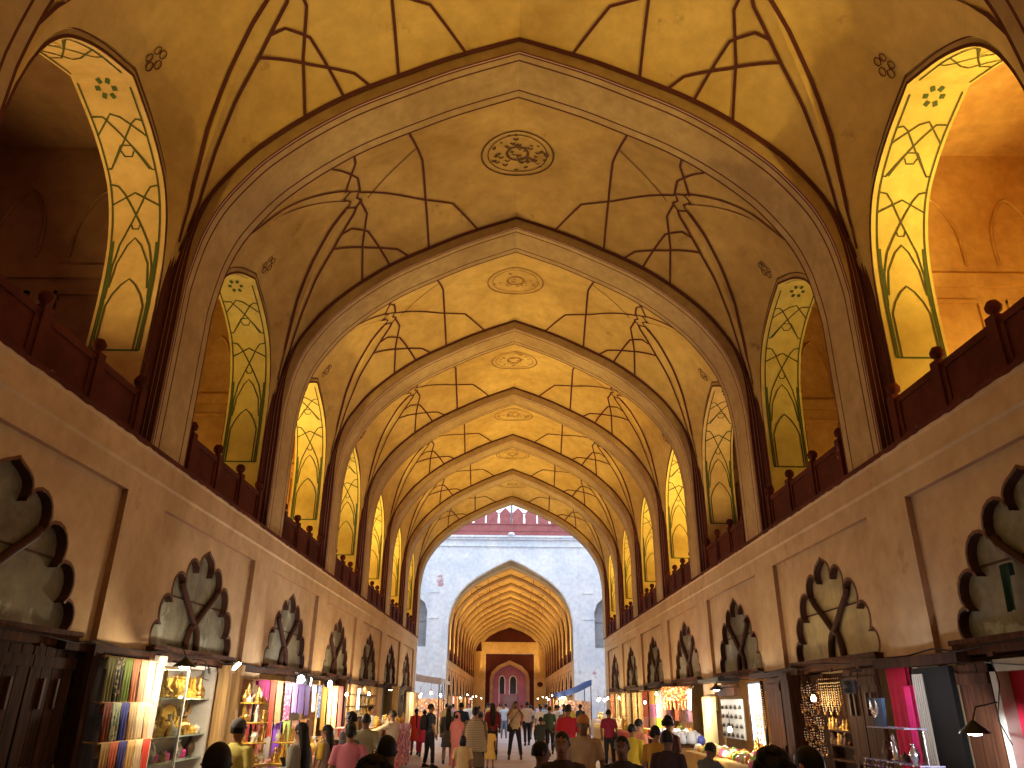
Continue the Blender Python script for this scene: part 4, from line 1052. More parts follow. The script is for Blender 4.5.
def rod(sd, y0, y1, out, z, label, r=.012, m=None):
    mb = MB(); mb.tube([(0, 0, 0), (0, y1-y0, 0)], r, 8); mb.lathe((0, 0, 0), [(0, -.02), (.02, 0), (0, .02)], 8); mb.lathe((0, y1-y0, 0), [(0, -.02), (.02, 0), (0, .02)], 8)
    for yy in (.08, y1-y0-.08): mb.tube([(0, yy, 0), (sd*out*.98, yy, .02)], .008, 6)
    return tag(link('display_rod', mb.mesh('display_rod', [m or CREAMT]), None, at(sd, y0, out, z)), label, 'rod')
# --- plank shutters
def shutter(name, sd, y0, y1, out, z0, z1, mat, label, leaves=2, struct_=False, slots=True, depth=.06, turn=0):
    t = empty(name, at(sd, (y0+y1)/2, out, z0), side(sd)+turn)
    W_ = (y1-y0)/leaves
    for k in range(leaves):
        mb = MB(); x0 = -(y1-y0)/2+k*W_+.01; x1 = x0+W_-.02; hh = z1-z0
        mb.box(x0, 0, 0, x1, depth*.5, hh)
        n = max(2, int(W_/.16))
        for i in range(n):
            a = x0+(x1-x0)*i/n+.006; b2 = x0+(x1-x0)*(i+1)/n-.006; mb.box(a, -depth*.35, .02, b2, 0, hh-.02)
        for zz in (.12, hh*.5, hh-.2): mb.box(x0, -depth*.7, zz, x1, -depth*.35, zz+.10)
        if slots:
            for zz in (hh-.55, hh*.40):
                for q in (.3, .62): mb.box(lerp(x0, x1, q), -depth*.8, zz, lerp(x0, x1, q)+.035, -depth*.3, zz+.26, 1)
        o = link('leaf', mb.mesh('leaf', [mat, REVEAL]), t)
        mb = MB(); mb.tube([(x1-.05, -depth*.75, hh*.48), (x1-.05, -depth*1.5, hh*.5), (x1-.05, -depth*.75, hh*.54)], .008, 6); link('handle', mb.mesh('handle', [DKB]), o)
    if struct_: struct(t)
    else: tag(t, label, 'shutter')
    return t
def post(sd, y, out, w, z1, mat, label, d=None):
    mb = MB(); d = d or w; mb.box(-w/2, -d/2, 0, w/2, d/2, z1-FZ); mb.box(-w/2-.015, -d/2-.015, 0, w/2+.015, d/2+.015, .12); mb.box(-w/2-.015, -d/2-.015, z1-FZ-.1, w/2+.015, d/2+.015, z1-FZ)
    return tag(link('timber_post', mb.mesh('timber_post', [mat]), None, at(sd, y, out, FZ), side(sd)), label, 'post')
# --- small goods prototypes (base at z=0)
def figurine_mesh(kind):
    mb = MB()
    if kind == 0:   # seated figure with arch behind
        mb.lathe((0, 0, 0), [(0, 0), (.06, 0), (.065, .02), (.05, .03), (.045, .035)], 12); mb.lathe((0, 0, .03), [(.05, 0), (.06, .03), (.045, .06), (.035, .09), (.045, .12), (.02, .15), (.028, .17), (.03, .19), (.022, .21), (.008, .24), (0, .25)], 10)
        mb.tube([(-.06, .03, .04), (-.075, .03, .12), (-.05, .03, .21), (0, .03, .25), (.05, .03, .21), (.075, .03, .12), (.06, .03, .04)], .008, 6)
        for s in (-1, 1): mb.tube([(s*.04, 0, .14), (s*.07, -.02, .11), (s*.04, -.05, .08)], .012, 6)
    elif kind == 1: # elephant
        mb.lathe((0, 0, .05), [(0, -.01), (.05, .0), (.065, .04), (.05, .08), (0, .095)], 12)
        for a in (-.035, .035):
            for c in (-.03, .03): mb.tube([(a, c, 0), (a, c, .07)], .016, 8)
        mb.lathe((-.07, 0, .09), [(0, -.03), (.03, -.01), (.032, .015), (0, .04)], 10); mb.tube([(-.09, 0, .10), (-.12, 0, .06), (-.115, 0, .02), (-.13, 0, .01)], [.016, .012, .008, .005], 6); mb.obox((0, 0, .15), .06, .07, .012)
    elif kind == 2: # vase
        mb.lathe((0, 0, 0), [(0, 0), (.035, 0), (.03, .015), (.055, .06), (.06, .10), (.04, .15), (.02, .18), (.022, .20), (.035, .22), (.03, .222)], 14)
    elif kind == 3: # plate on stand
        rows = [[(math.cos(q*PI/10)*r, -.01+y, .13+math.sin(q*PI/10)*r) for q in range(21)] for r, y in ((.001, .0), (.07, .0), (.10, -.012), (.115, -.018), (.115, -.01), (.07, .01))]
        mb.grid(rows, 0); mb.tube([(-.05, -.03, 0), (-.04, .02, .08), (.04, .02, .08), (.05, -.03, 0)], .006, 5)
    elif kind == 4: # lidded box
        mb.lathe((0, 0, 0), [(0, 0), (.05, 0), (.055, .02), (.055, .05), (.06, .055), (.05, .075), (.02, .09), (.012, .105), (0, .115)], 12)
    elif kind == 5: # standing figure
        mb.lathe((0, 0, 0), [(0, 0), (.045, 0), (.045, .02), (.03, .03), (.04, .10), (.028, .16), (.036, .21), (.014, .235), (.024, .26), (.02, .285), (.01, .31), (0, .33)], 10)
        mb.tube([(.03, 0, .2), (.07, -.02, .18), (.06, -.04, .25)], .01, 6); mb.tube([(-.03, 0, .2), (-.06, -.02, .15), (-.03, -.05, .14)], .01, 6)
    return mb.mesh('figurine', [GOLDM])
FIG = [figurine_mesh(k) for k in range(6)]
FNAME = ['seated_figurine', 'elephant_figurine', 'vase', 'display_plate', 'lidded_box', 'standing_figurine']
FWORD = ['seated figurine', 'elephant figurine', 'vase', 'round plate on a stand', 'lidded round box', 'standing figurine']
def goods(kind, loc, rz, mat, matw, where, s=1.0):
    o = link(FNAME[kind], FIG[kind], None, loc, rz); o.scale = (s, s, s)
    if mat is not GOLDM: setmat(o, mat)
    tag(o, 'small %s %s on the %s' % (matw, FWORD[kind], where), FWORD[kind].split()[-1] if kind not in (3,) else 'plate', '%s %ss on the %s' % (matw, FWORD[kind], where)); return o
NCK = {}
def necklace_mesh(L, wd, bead, mat, key):
    if key in NCK: return NCK[key]
    mb = MB(); n = int(L*2/bead/1.5)
    pts = []
    for i in range(n+1):
        u = i/n*2-1; x = wd/2*(1-abs(u)**1.0*0)*math.copysign(min(1, (1-abs(u))*3.0)**.6, -1 if u < 0 else 1)*.9 if True else 0
        pts.append((x if abs(u) < 1 else 0, -.012, -L*(1-abs(u))**.8 if abs(u) < 1 else 0))
    for p in pts:
        mb.lathe(p, [(0, -bead*.5), (bead*.5, 0), (0, bead*.5)], 5, 0)
    mb.lathe((0, -.014, -L-.015), [(0, -.03), (.016, -.01), (.012, .012), (0, .02)], 6, 1)
    me = mb.mesh('necklace', [mat, GOLDM]); NCK[key] = me; return me
BEADS = [multi('beads_gold', [(.9, .55, .15), (.7, .35, .08), (.95, .8, .4)], 60, .3, metal=.4), multi('beads_red', [(.5, .03, .03), (.8, .3, .2), (.7, .5, .2)], 60, .3), multi('beads_dark', [(.06, .04, .04), (.4, .1, .08), (.8, .7, .6)], 60, .3), multi('beads_pearl', [(.9, .86, .8), (.8, .7, .55)], 60, .25), multi('beads_blue', [(.1, .15, .5), (.6, .7, .9), (.3, .1, .4)], 60, .3)]
BW = ['gold', 'red', 'dark', 'pearl', 'blue and violet']
def necklace(sd, y, out, z, L, k, where):
    o = link('necklace', necklace_mesh(L, .10, .022, BEADS[k], (round(L, 2), k)), None, at(sd, y, out, z), side(sd))
    tag(o, '%s bead necklace hanging on the %s' % (BW[k], where), 'necklace', '%s bead necklaces on the %s' % (BW[k], where)); return o
def table(sd, y0, y1, out, dep, z, mat, label, clothmat=None, cat='table'):
    """counter: out = distance of its aisle edge from the wall"""
    t = tag(empty('sales_table', at(sd, (y0+y1)/2, out, FZ), side(sd)), label, cat)
    hh = z-FZ; L = (y1-y0)/2
    mb = MB(); mb.box(-L, 0, hh-.04, L, dep, hh); link('tabletop', mb.mesh('tabletop', [mat]), t)
    lm = MB(); lm.box(-.025, -.025, 0, .025, .025, hh-.04); lme = lm.mesh('leg', [WOOD])
    for a in (-L+.06, L-.06):
        for b_ in (.05, dep-.05): link('leg', lme, t, (a, b_, 0))
    if clothmat:
        mb = MB(); n = 30
        rows = [[(-L-.01+2*(L+.01)*i/n, dep+.005, hh+.006) for i in range(n+1)], [(-L-.01+2*(L+.01)*i/n, -.01, hh+.006) for i in range(n+1)]]
        for j in range(1, 5): rows.append([(-L-.01+2*(L+.01)*i/n, -.015-.012*math.sin(i*1.3)*j/4, hh-(hh-.08)*j/4) for i in range(n+1)])
        mb.grid(rows, 0, True); link('cloth', mb.mesh('cloth', [clothmat]), t)
    return t
# ================= LEFT SIDE
shutter('door_2', -1, 5.0, 7.93, .02, FZ, 2.36, WOOD, '', 4, True)
post(-1, 8.06, .10, .14, 2.40, WOOD, 'dark timber post between the closed plank doors and the scarves')
cols = [[((.22, .22, .08), 'olive'), ((.08, .08, .04), 'dark olive striped'), ((.30, .42, .10), 'green'), ((.62, .26, .14), 'salmon'), ((.70, .45, .30), 'peach'), ((.85, .72, .42), 'cream')],
        [((.24, .06, .03), 'rust brown'), ((.36, .48, .32), 'pale green'), ((.08, .10, .40), 'blue'), ((.70, .50, .28), 'tan'), ((.88, .72, .45), 'cream'), ((.85, .55, .32), 'apricot')],
        [((.40, .25, .08), 'ochre'), ((.60, .14, .06), 'red-orange'), ((.06, .06, .25), 'navy'), ((.75, .48, .18), 'yellow-tan'), ((.82, .62, .36), 'pale yellow'), ((.75, .08, .05), 'red')]]
TN = ['top', 'middle', 'lowest']
for r, (z, h, out) in enumerate(((2.30, .46, .22), (1.86, .36, .27), (1.49, .52, .32))):
    rod(-1, 8.14, 9.34, out, z, 'pale wooden rod holding the %s row of scarves on the left pier' % TN[r])
    for k in range(6):
        c, wd = cols[r][k]
        hang('scarf', -1, 8.26+k*.185, out, z, .175, h, c, '%s scarf in the %s row on the left pier' % (wd, TN[r]), pat=(.6, .5, .25) if (r, k) in ((0, 1), (1, 1)) else None, seed=r*6+k)
# glass display cabinet
def cabinet(sd, y0, y1, out, dep, zs, label, mat):
    t = tag(empty('glass_cabinet', at(sd, (y0+y1)/2, out, FZ), side(sd)), label, 'cabinet'); L = (y1-y0)/2; H_ = 2.34-FZ
    mb = MB(); mb.box(-L, dep-.02, 0, L, dep, H_); link('back_panel', mb.mesh('back_panel', [plain('cabinet_back', (.70, .66, .66), rough=.5)]), t)
    fm = MB(); 
    for x in (-L+.03, L-.03): fm.box(x-.03, 0, 0, x+.03, dep, H_)
    fm.box(-L, 0, H_-.05, L, dep, H_); fm.box(-L, 0, 0, L, dep, .5); link('frame', fm.mesh('frame', [mat]), t)
    fm = MB(); fm.box(.05, 0, .5, .075, .03, H_); link('mullion', fm.mesh('mullion', [WPOST]), t)
    for z in zs:
        sm_ = MB(); sm_.box(-L+.06, .03, z-FZ-.02, L-.06, dep-.02, z-FZ); link('shelf', sm_.mesh('shelf', [plain('glass_shelf', (.35, .45, .38), rough=.15)]), t)
    g = MB(); g.box(-L+.06, .005, .5, .05, .011, H_-.05); link('glass_pane', g.mesh('glass_pane', [GLASS]), t)
    return t
cabinet(-1, 9.80, 12.0, -.02, .42, (1.92, 1.46, 1.16), 'glass-fronted display cabinet full of gilt figurines beside the scarves', WPOST)
post(-1, 9.62, .06, .20, 2.38, WPOST, 'white painted post between the scarves and the glass cabinet')
mb = MB(); mb.box(-.62, 0, 0, .62, .02, 2.2); tag(link('darkening_board', mb.mesh('darkening_board', [WOOD]), None, at(-1, 8.74, .05, FZ), side(-1)), 'dark board added to darken the gap behind the three rows of scarves', 'board')  # board added to stand in for the dark gap behind the scarves
rnd = random.Random(4)
def fill(sd, y0, y1, out, z, n, kinds, mats, where, s=(1, 1.3), jit=.03):
    for i in range(n):
        k = rnd.choice(kinds); m_, w_ = rnd.choice(mats)
        goods(k, at(sd, y0+(y1-y0)*(i+.5)/n, out+rnd.uniform(-jit, jit), z), side(sd)+rnd.uniform(-.4, .4), m_, w_, where, rnd.uniform(*s))
G_ = (GOLDM, 'brass'); GP = (GOLDP, 'gilt'); IV = (IVORY, 'ivory-coloured'); DK = (DKB, 'bronze'); SV = (SILV, 'silver')
for o_, n_ in ((-.13, 12), (-.30, 11)):
    fill(-1, 9.95, 11.9, o_, 1.92, n_, [0, 4, 2], [GP, G_], "glass cabinet's top shelf")
fill(-1, 9.95, 11.9, -.30, 1.46, 9, [3, 0, 5], [G_, DK, GP], "glass cabinet's second shelf", (1.3, 1.6)); fill(-1, 9.95, 11.9, -.12, 1.46, 14, [2, 4, 1], [IV, G_, GP], "glass cabinet's second shelf")
fill(-1, 9.95, 11.9, -.2, 1.16, 11, [4, 1, 2], [SV, DK, (plain('pink_enamel', (.7, .08, .3)), 'pink')], "glass cabinet's third shelf")
light('AREA', at(-1, 10.9, -.12, 2.27), 38, (1, .82, .5), 1.6, 'cabinet_light', rot=(0, 0, -1), shape='RECTANGLE', sy=.15)
post(-1, 12.15, .06, .16, 2.38, CREAMT, 'pale timber post right of the glass cabinet'); post(-1, 12.52, .12, .12, 2.40, CREAMT, 'slim pale timber post before the magenta shawl')
bulb_lamp('clamp_lamp', at(-1, 9.35, .55, 2.26), 'glaring white shaded lamp over the left end of the glass cabinet', 'shade', 60, (1, .82, .55), BULB, side(-1))
bulb_lamp('floodlight', at(-1, 10.3, .50, 2.20), 'unlit black square floodlight hanging in front of the glass cabinet', 'flood', 0, mat=METAL, rz=side(-1)+.5)
bulb_lamp('strip_lamp', at(-1, 11.3, .50, 2.34), 'short white tube lamp at the right end of the glass cabinet', 'tube', 25, (1, .9, .75), BULB, side(-1), big=.35).rotation_euler = (0, 1.2, side(-1))
# shawls shop
rod(-1, 12.75, 17.3, .36, 2.20, 'long wooden rail of hanging shawls on the left', .014)
sh = [(12.95, .62, .32, (.70, .03, .28), 'magenta', None), (13.62, .34, .85, (.62, .10, .05), 'brick red', None), (14.0, .36, .66, (.62, .35, .15), 'tan', None), (14.48, .50, .62, (.35, .05, .12), 'maroon floral', (.75, .45, .45)), (14.98, .44, .50, (.34, .24, .52), 'lilac', None), (15.45, .44, .52, (.25, .17, .40), 'violet', None), (15.92, .42, .56, (.22, .14, .27), 'greyish purple', None), (16.5, .34, .50, (.85, .75, .65), 'white', None), (17.0, .36, .62, (.35, .50, .80), 'blue patterned', (.9, .9, 1))]
for i, (y, w_, h, c, wd, pt) in enumerate(sh): hang('shawl', -1, y+w_/2-.2, .36, 2.20, w_, h, c, '%s shawl on the long hanging rail on the left' % wd, 'shawl', pat=pt, seed=i, folds=7)
rod(-1, 12.9, 17.0, .22, 1.55, 'lower rail of hanging cloths on the left')
for i, (y, w_, h, c, wd) in enumerate([(13.05, .5, .9, (.60, .05, .04), 'scarlet'), (13.6, .45, .7, (.72, .30, .20), 'coral'), (14.1, .42, .9, (.40, .34, .26), 'grey-tan'), (14.6, .46, .85, (.22, .06, .45), 'purple'), (15.2, .5, .9, (.42, .60, .14), 'lime green'), (15.8, .5, .9, (.75, .42, .30), 'salmon pink'), (16.4, .5, .8, (.80, .36, .12), 'orange')]):
    hang('cloth_length', -1, y, .22, 1.55, w_, h, c, '%s cloth length on the lower left rail' % wd, 'cloth', seed=i+2)
hang('wall_cloth', -1, 13.35, .18, 2.0, .62, .9, (.75, .25, .20), 'coral red embroidered panel behind the brass stand', 'cloth', pat=(.9, .5, .4), seed=3)
# tiered brass stand
def tier_stand(sd, y, out, label, tiers=4):
    t = tag(empty('tier_stand', at(sd, y, out, FZ)), label, 'stand'); mb = MB(); mb.tube([(0, 0, 0), (0, 0, .5+.33*tiers)], .02, 8); mb.lathe((0, 0, 0), [(.22, 0), (.22, .02), (.05, .05)], 14); link('pole', mb.mesh('pole', [METAL]), t)
    for z, r in ((.95, .27), (1.22, .25), (1.48, .22), (1.74, .18))[:tiers]:
        mb = MB(); mb.lathe((0, 0, z), [(0, -.01), (r, -.01), (r+.01, 0), (r, .01), (0, .01)], 18); link('tray', mb.mesh('tray', [GOLDP]), t)
    return [(z+.012, r) for z, r in ((FZ+.95, .27), (FZ+1.22, .25), (FZ+1.48, .22), (FZ+1.74, .18))[:tiers]]
for (yy, oo, lab) in ((11.9, .62, 'tall tiered brass stand crowded with ornaments by the pale posts'), (12.15, 1.15, 'short tiered brass stand crowded with ornaments before the shawls')):
    for ti, (z, r) in enumerate(tier_stand(-1, yy, oo, lab, 4 if yy < 12 else 2)):
        for k in range(7):
            a = k*2*PI/7; m_, w_ = rnd.choice([G_, GP, G_, IV]); p = at(-1, yy, oo, z)
            goods(rnd.choice([0, 2, 4, 5, 1]), (p[0]+math.cos(a)*r*.74, p[1]+math.sin(a)*r*.74, z), a, m_, w_, '%s tiered stand' % ('tall' if yy < 12 else 'short'), rnd.uniform(.65, .85))
table(-1, 12.6, 16.6, 1.05, .6, 1.02, CREAMT, 'low sales table of brass ornaments below the hanging shawls', cloth((.5, .2, .1)))
fill(-1, 12.9, 16.4, .75, 1.03, 18, [0, 2, 4, 5], [G_, GP, IV], 'table below the shawls', (.9, 1.2), .15)
bulb_lamp('floodlight', at(-1, 14.6, .75, 2.22), 'dazzling white floodlight above the lilac shawls', 'flood', 75, (1, .9, .8), BULB, side(-1)+.2)
bulb_lamp('floodlight', at(-1, 13.9, .75, 2.24), 'black floodlight with white glare left of the dazzling one', 'flood', 40, (1, .9, .8), BULBC, side(-1)-.6)
bulb_lamp('floodlight', at(-1, 16.4, .7, 2.22), 'dark floodlight with bluish glare over the white shawl', 'flood', 25, (.85, .9, 1), BULBC, side(-1)-.3)
# bay 4: bright yellow and pink cloths
for i, (y, h, c, wd) in enumerate([(17.7, .9, (.90, .60, .10), 'yellow'), (18.25, .9, (.95, .75, .45), 'pale cream'), (18.8, .9, (.9, .55, .3), 'orange-cream'), (19.4, 1.2, (.68, .30, .33), 'dusty pink')]):
    hang('hanging_cloth', -1, y, .30, 2.22, .5, h, c, '%s cloth glowing beside the lamp on the left' % wd, 'cloth', seed=i, folds=4)
bulb_lamp('hanging_bulb', at(-1, 18.6, .62, 2.05), 'warm bulb glowing in front of the yellow cloths on the left', 'bulb', 130, (1, .75, .42), BULBW, side(-1))
table(-1, 17.2, 19.6, .9, .6, 1.2, CREAMT, 'sales table heaped with folded cloths before the yellow hangings', cloth((.75, .3, .2)))
FOLD = MB(); [FOLD.obox((random.uniform(-.01, .01), 0, .02+k*.036), .30, .22, .032, rz=random.uniform(-.05, .05)) for k in range(4)]
FOLDM = FOLD.mesh('folded_cloths', [CLOTHDEF])
for i in range(9):
    o = link('folded_cloths', FOLDM, None, at(-1, 17.4+i*.25, .6, 1.21), side(-1)); c, wd = rnd.choice([((.7, .1, .08), 'red'), ((.8, .5, .1), 'yellow'), ((.6, .2, .3), 'pink'), ((.8, .75, .6), 'cream')]); setmat(o, cloth(c)); tag(o, 'small stack of folded %s cloths before the yellow hangings' % wd, 'cloths', 'stacks of folded %s cloths' % wd)
# bay 4-6: ornament shop with counter and shopkeeper
post(-1, 20.4, .12, .25, 2.4, WOOD, 'dark timber post left of the ornament shop'); 
for z in (1.45, 1.75, 2.05):
    mb = MB(); mb.box(-2.6, 0, 0, 2.6, .3, .03); tag(link('wall_shelf', mb.mesh('wall_shelf', [WOODY]), None, at(-1, 24.0, -.0, z), side(-1)), 'wooden wall shelf, %s of three in the ornament shop on the left' % {1.45: 'lowest', 1.75: 'middle', 2.05: 'top'}[z], 'shelf')
    fill(-1, 21.5, 26.5, -.12, z+.03, 20, [0, 2, 3, 4, 5], [G_, GP, IV, DK], '%s shelf of the ornament shop' % {1.45: 'lowest', 1.75: 'middle', 2.05: 'top'}[z], (.8, 1.0))
table(-1, 20.7, 25.8, 1.25, .55, 1.28, CREAMT, 'left counter with a dotted red cloth front and brass ornaments', multi('dotted_red_cloth', [(.32, .02, .03), (.32, .02, .03), (.8, .4, .4), (.2, .02, .15)], 16))
fill(-1, 20.9, 25.6, 1.0, 1.29, 26, [0, 2, 4, 1], [G_, GP, IV], 'left counter by the shopkeeper', (.8, 1.2), .12)
bulb_lamp('hanging_bulb', at(-1, 22.2, .5, 2.1), 'white bulb above the left counter with the red cloth', 'bulb', 60, (1, .78, .45), BULB, side(-1)); bulb_lamp('strip_lamp', at(-1, 20.75, .5, 1.95), 'upright tube lamp at the left end of the ornament shop', 'tube', 25, (1, .9, .6), BULB, side(-1), big=.8)
bulb_lamp('clamp_lamp', at(-1, 25.5, .6, 2.25), 'dark shaded lamp before the ornament shop on the left', 'shade', 30, (1, .8, .5), BULBW, side(-1))
shutter('shutter', -1, 29.2, 31.4, .25, FZ, 2.42, WOOD, 'dark folded plank shutter near the courtyard end on the left', 2)
post(-1, 28.9, .3, .2, 2.4, CREAMT, 'pale post beside the dark folded shutter on the left')
for i in range(5): hang('hanging_cloth', -1, 32.2+i*.9, .3, 2.25, .8, 1.5, rnd.choice([(.9, .65, .25), (.9, .8, .5), (.85, .5, .2)]), 'golden cloth hanging left of the courtyard opening', 'cloth', 'golden cloths left of the courtyard opening', seed=i)
bulb_lamp('hanging_bulb', at(-1, 33.6, .7, 2.2), 'bright bulb before the golden cloths at the courtyard end', 'bulb', 90, (1, .75, .42), BULBW, side(-1))
# ================= RIGHT SIDE
# jewellery window with red ground
def jewel_panel():
    t = tag(empty('jewellery_showcase', at(1, 6.15, .06, FZ), side(1)), 'pale-framed showcase with a red ground and white necklaces at the right edge', 'showcase')
    L = 1.2; H_ = 2.30-FZ
    mb = MB(); mb.box(-L+.05, .12, .6, L-.05, .14, H_-.08); link('backing', mb.mesh('backing', [RED]), t)
    mb = MB(); mb.box(-L, 0, 0, -L+.09, .14, H_); mb.box(L-.09, 0, 0, L, .14, H_); mb.box(-L, 0, H_-.10, L, .14, H_); mb.box(-L, 0, 0, L, .14, .6); link('frame', mb.mesh('frame', [plain('grey_frame_paint', (.42, .42, .36), rough=.5)]), t)
    mb = MB(); mb.tube([(-L+.1, -.02, H_), (-L+.2, -.05, H_-.2), (-L+.02, -.03, H_-.5), (-L+.15, -.03, H_-.7)], .006, 5); mb.tube([(-L, -.02, H_-.02), (0, -.03, H_-.12), (L, -.02, H_-.04)], .006, 5); link('cable', mb.mesh('cable', [METAL]), t)
jewel_panel()
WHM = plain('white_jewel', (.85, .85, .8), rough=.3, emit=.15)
def big_necklace(sd, y, out, z, r, label, drop=1.0, m=None):
    mb = MB(); n = 16
    for a0 in (0, .022, .044):
        mb.tube([(math.cos(PI+PI*k/n)*(r-a0*.6), -.01, math.sin(PI+PI*k/n)*(r+.03)*drop+a0) for k in range(n+1)], .011, 6)
    for k in range(2, n-1, 2): mb.lathe((math.cos(PI+PI*k/n)*(r+.012), -.014, math.sin(PI+PI*k/n)*(r+.045)*drop), [(0, -.018), (.012, 0), (0, .014)], 6)
    return tag(link('collar_necklace', mb.mesh('collar_necklace', [m or WHM]), None, at(sd, y, out, z), side(sd)), label, 'necklace')
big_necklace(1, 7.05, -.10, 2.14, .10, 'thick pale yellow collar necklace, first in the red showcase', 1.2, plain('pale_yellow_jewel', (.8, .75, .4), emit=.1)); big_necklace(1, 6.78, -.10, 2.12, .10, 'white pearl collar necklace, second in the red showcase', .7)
big_necklace(1, 6.4, -.10, 2.12, .10, 'white collar necklace, third in the red showcase', .8); big_necklace(1, 6.0, -.10, 2.12, .10, 'white collar necklace, fourth in the red showcase', .8)
for i, (y, z) in enumerate(((6.93, 1.86), (6.5, 1.85), (6.1, 1.86))):
    big_necklace(1, y, -.08, z-.06, .075, '%s long white chain on a bust in the red showcase' % ('nearer', 'middle', 'farther')[::-1][i].replace('farther', 'leftmost').replace('nearer', 'rightmost'), 2.2)
    mb = MB(); mb.obox((0, 0, 0), .07, .03, .07, ry=.78); mb.box(-.012, .005, -.18, .012, .02, 0); tag(link('jewel_holder', mb.mesh('jewel_holder', [WHM]), None, at(1, y, -.09, z), side(1)), 'small white diamond-shaped jewel holder above the %s long chain' % ('leftmost', 'middle', 'rightmost')[i], 'holder')
fill(1, 5.2, 7.0, -.05, 1.30, 14, [2, 4, 3], [SV, IV], 'ledge of the red showcase', (.7, .9), .02)
mb = MB(); mb.box(-1.1, -.1, 0, 1.1, .12, .03); tag(link('showcase_ledge', mb.mesh('showcase_ledge', [RED]), None, at(1, 6.15, .02, 1.265), side(1)), 'red ledge across the jewellery showcase on the right', 'ledge')
bulb_lamp('clamp_lamp', at(1, 7.15, .42, 1.70), 'dazzling white shaded lamp beside the red jewellery showcase', 'shade', 50, (.95, .95, 1), BULBC, side(1))
# striped dark shutter lit from the lamp, red curtain
shutter('shutter', 1, 7.42, 7.98, .0, FZ, 2.30, WOODY, 'narrow brown shutter between the red showcase and the black rolled blind', 1, slots=False)
t = tag(empty('rolled_blind', at(1, 8.35, .08, FZ), side(1)), 'dark slatted blind with pale edge strips left of the brown shutter', 'blind')
mb = MB(); mb.box(-.36, 0, 0, .36, .05, 2.16); link('sheet', mb.mesh('sheet', [plain('black_sheet', (.007, .006, .006), rough=.8)]), t)
for k in range(5):
    mb = MB(); mb.box(-.36+k*.045, -.02, .0, -.345+k*.045, 0, 2.1); link('edge_strip', mb.mesh('edge_strip', [plain('pale_strip', (.55, .5, .42), rough=.3)]), t)
hang('red_curtain', 1, 9.06, .08, 2.30, .46, 1.9, (.50, .01, .05), 'red curtain behind the chain stand on the right', 'curtain', seed=2, folds=6)
hang('red_cloth', 1, 8.78, .12, 2.1, .14, 1.6, (.75, .03, .18), 'bright crimson cloth strip beside the dark blind', 'cloth', seed=1, folds=3)
mb = MB(); mb.box(-.9, -.12, 0, .9, .02, .10); tag(link('wooden_beam', mb.mesh('wooden_beam', [WOOD]), None, at(1, 8.6, .02, 2.30), side(1)), 'dark wooden beam over the red curtain and the blind', 'beam')
# glass stand with chains
t = tag(empty('chain_stand', at(1, 8.6, .42, FZ), side(1)), 'glass two-shelf stand hung with violet bead chains on the right', 'stand')
for z in (1.38, 1.70):
    mb = MB(); L = .62 if z < 1.5 else .42; mb.box(-L, -.12, z-FZ-.012, L, .12, z-FZ); link('shelf', mb.mesh('shelf', [plain('glass_edge', (.45, .45, .65), rough=.1)]), t)
for x in (-.55, .55):
    mb = MB(); mb.tube([(x, 0, 0), (x, 0, 1.56 if x > 0 else 1.26)], .012, 6); link('upright', mb.mesh('upright', [SILV]), t)
for i in range(13): necklace(1, 8.05+i*.088, .56, 1.372, .16+.05*(i % 3), 4 if i % 3 else 3, 'glass two-shelf stand')
for i, k in enumerate((2, 4, 5, 2)): goods(k, at(1, 8.3+i*.2, .42, 1.38), side(1), *((SV, DK, SV, DK)[i]), where='glass two-shelf stand', s=.8)
big_necklace(1, 9.0, .42, 1.93, .09, 'round black and silver necklace on the bust above the glass stand', 1.0, SILV)
mb = MB(); mb.hexa([(-.12, 0, 0), (.12, 0, 0), (.10, .03, 0), (-.10, .03, 0), (-.17, -.02, .28), (.17, -.02, .28), (.15, .03, .28), (-.15, .03, .28)]); tag(link('display_bust', mb.mesh('display_bust', [plain('slate_velvet', (.05, .08, .13), rough=.7)]), None, at(1, 8.95, .42, 1.702), side(1)), 'dark blue display bust on the glass stand', 'bust')
bulb_lamp('floodlight', at(1, 9.15, .62, 2.10), 'unlit black floodlight on an arm above the chain stand', 'flood', 0, mat=METAL, rz=side(1)+.4)
light('POINT', at(1, 8.5, .55, 2.05), 9, (.8, .85, 1), .05, 'shop_light')
# brown plank door leaf and necklace display
shutter('shutter', 1, 9.66, 10.62, .04, FZ, 2.34, WOODY, 'brown plank door leaf with slots, right of the hanging necklaces', 2)
t = tag(empty('necklace_board', at(1, 11.48, -.02, FZ), side(1)), 'dark open wooden display board for necklaces on the right', 'display')
mb = MB(); mb.box(-.82, .08, .3, .82, .11, 2.2); link('backing', mb.mesh('backing', [WOOD]), t)
mb = MB(); mb.box(-.03, -.02, 0, .03, .09, 2.2); mb.box(-.85, -.02, 0, -.80, .09, 2.2); mb.box(.80, -.02, 0, .85, .09, 2.2); link('upright', mb.mesh('upright', [WOOD]), t)
for z in (1.22, 1.40, 1.58): mb = MB(); mb.box(.06, -.05, z-FZ, .80, .08, z-FZ+.02); link('shelf', mb.mesh('shelf', [WOODY]), t)
for r, z in enumerate((2.22, 2.02, 1.82, 1.62, 1.44)):
    for k in range(6): necklace(1, 11.56+k*.125, .035+.03*(r % 2), z-.03*((k*5+r) % 3), .13+.03*((k+r) % 2), (2, 1, 2, 3, 2)[(k+r) % 5], 'left half of the dark board')
for k in range(10): necklace(1, 10.75+k*.075, .06, 2.24, .30+.06*(k % 3), (0, 0, 3)[k % 3], 'right half of the dark board')
for z in (1.42, 1.60): fill(1, 10.72, 11.4, .02, z-.0, 6, [4, 2, 0], [G_, DK], 'small shelves of the dark board', (.5, .65), .01)
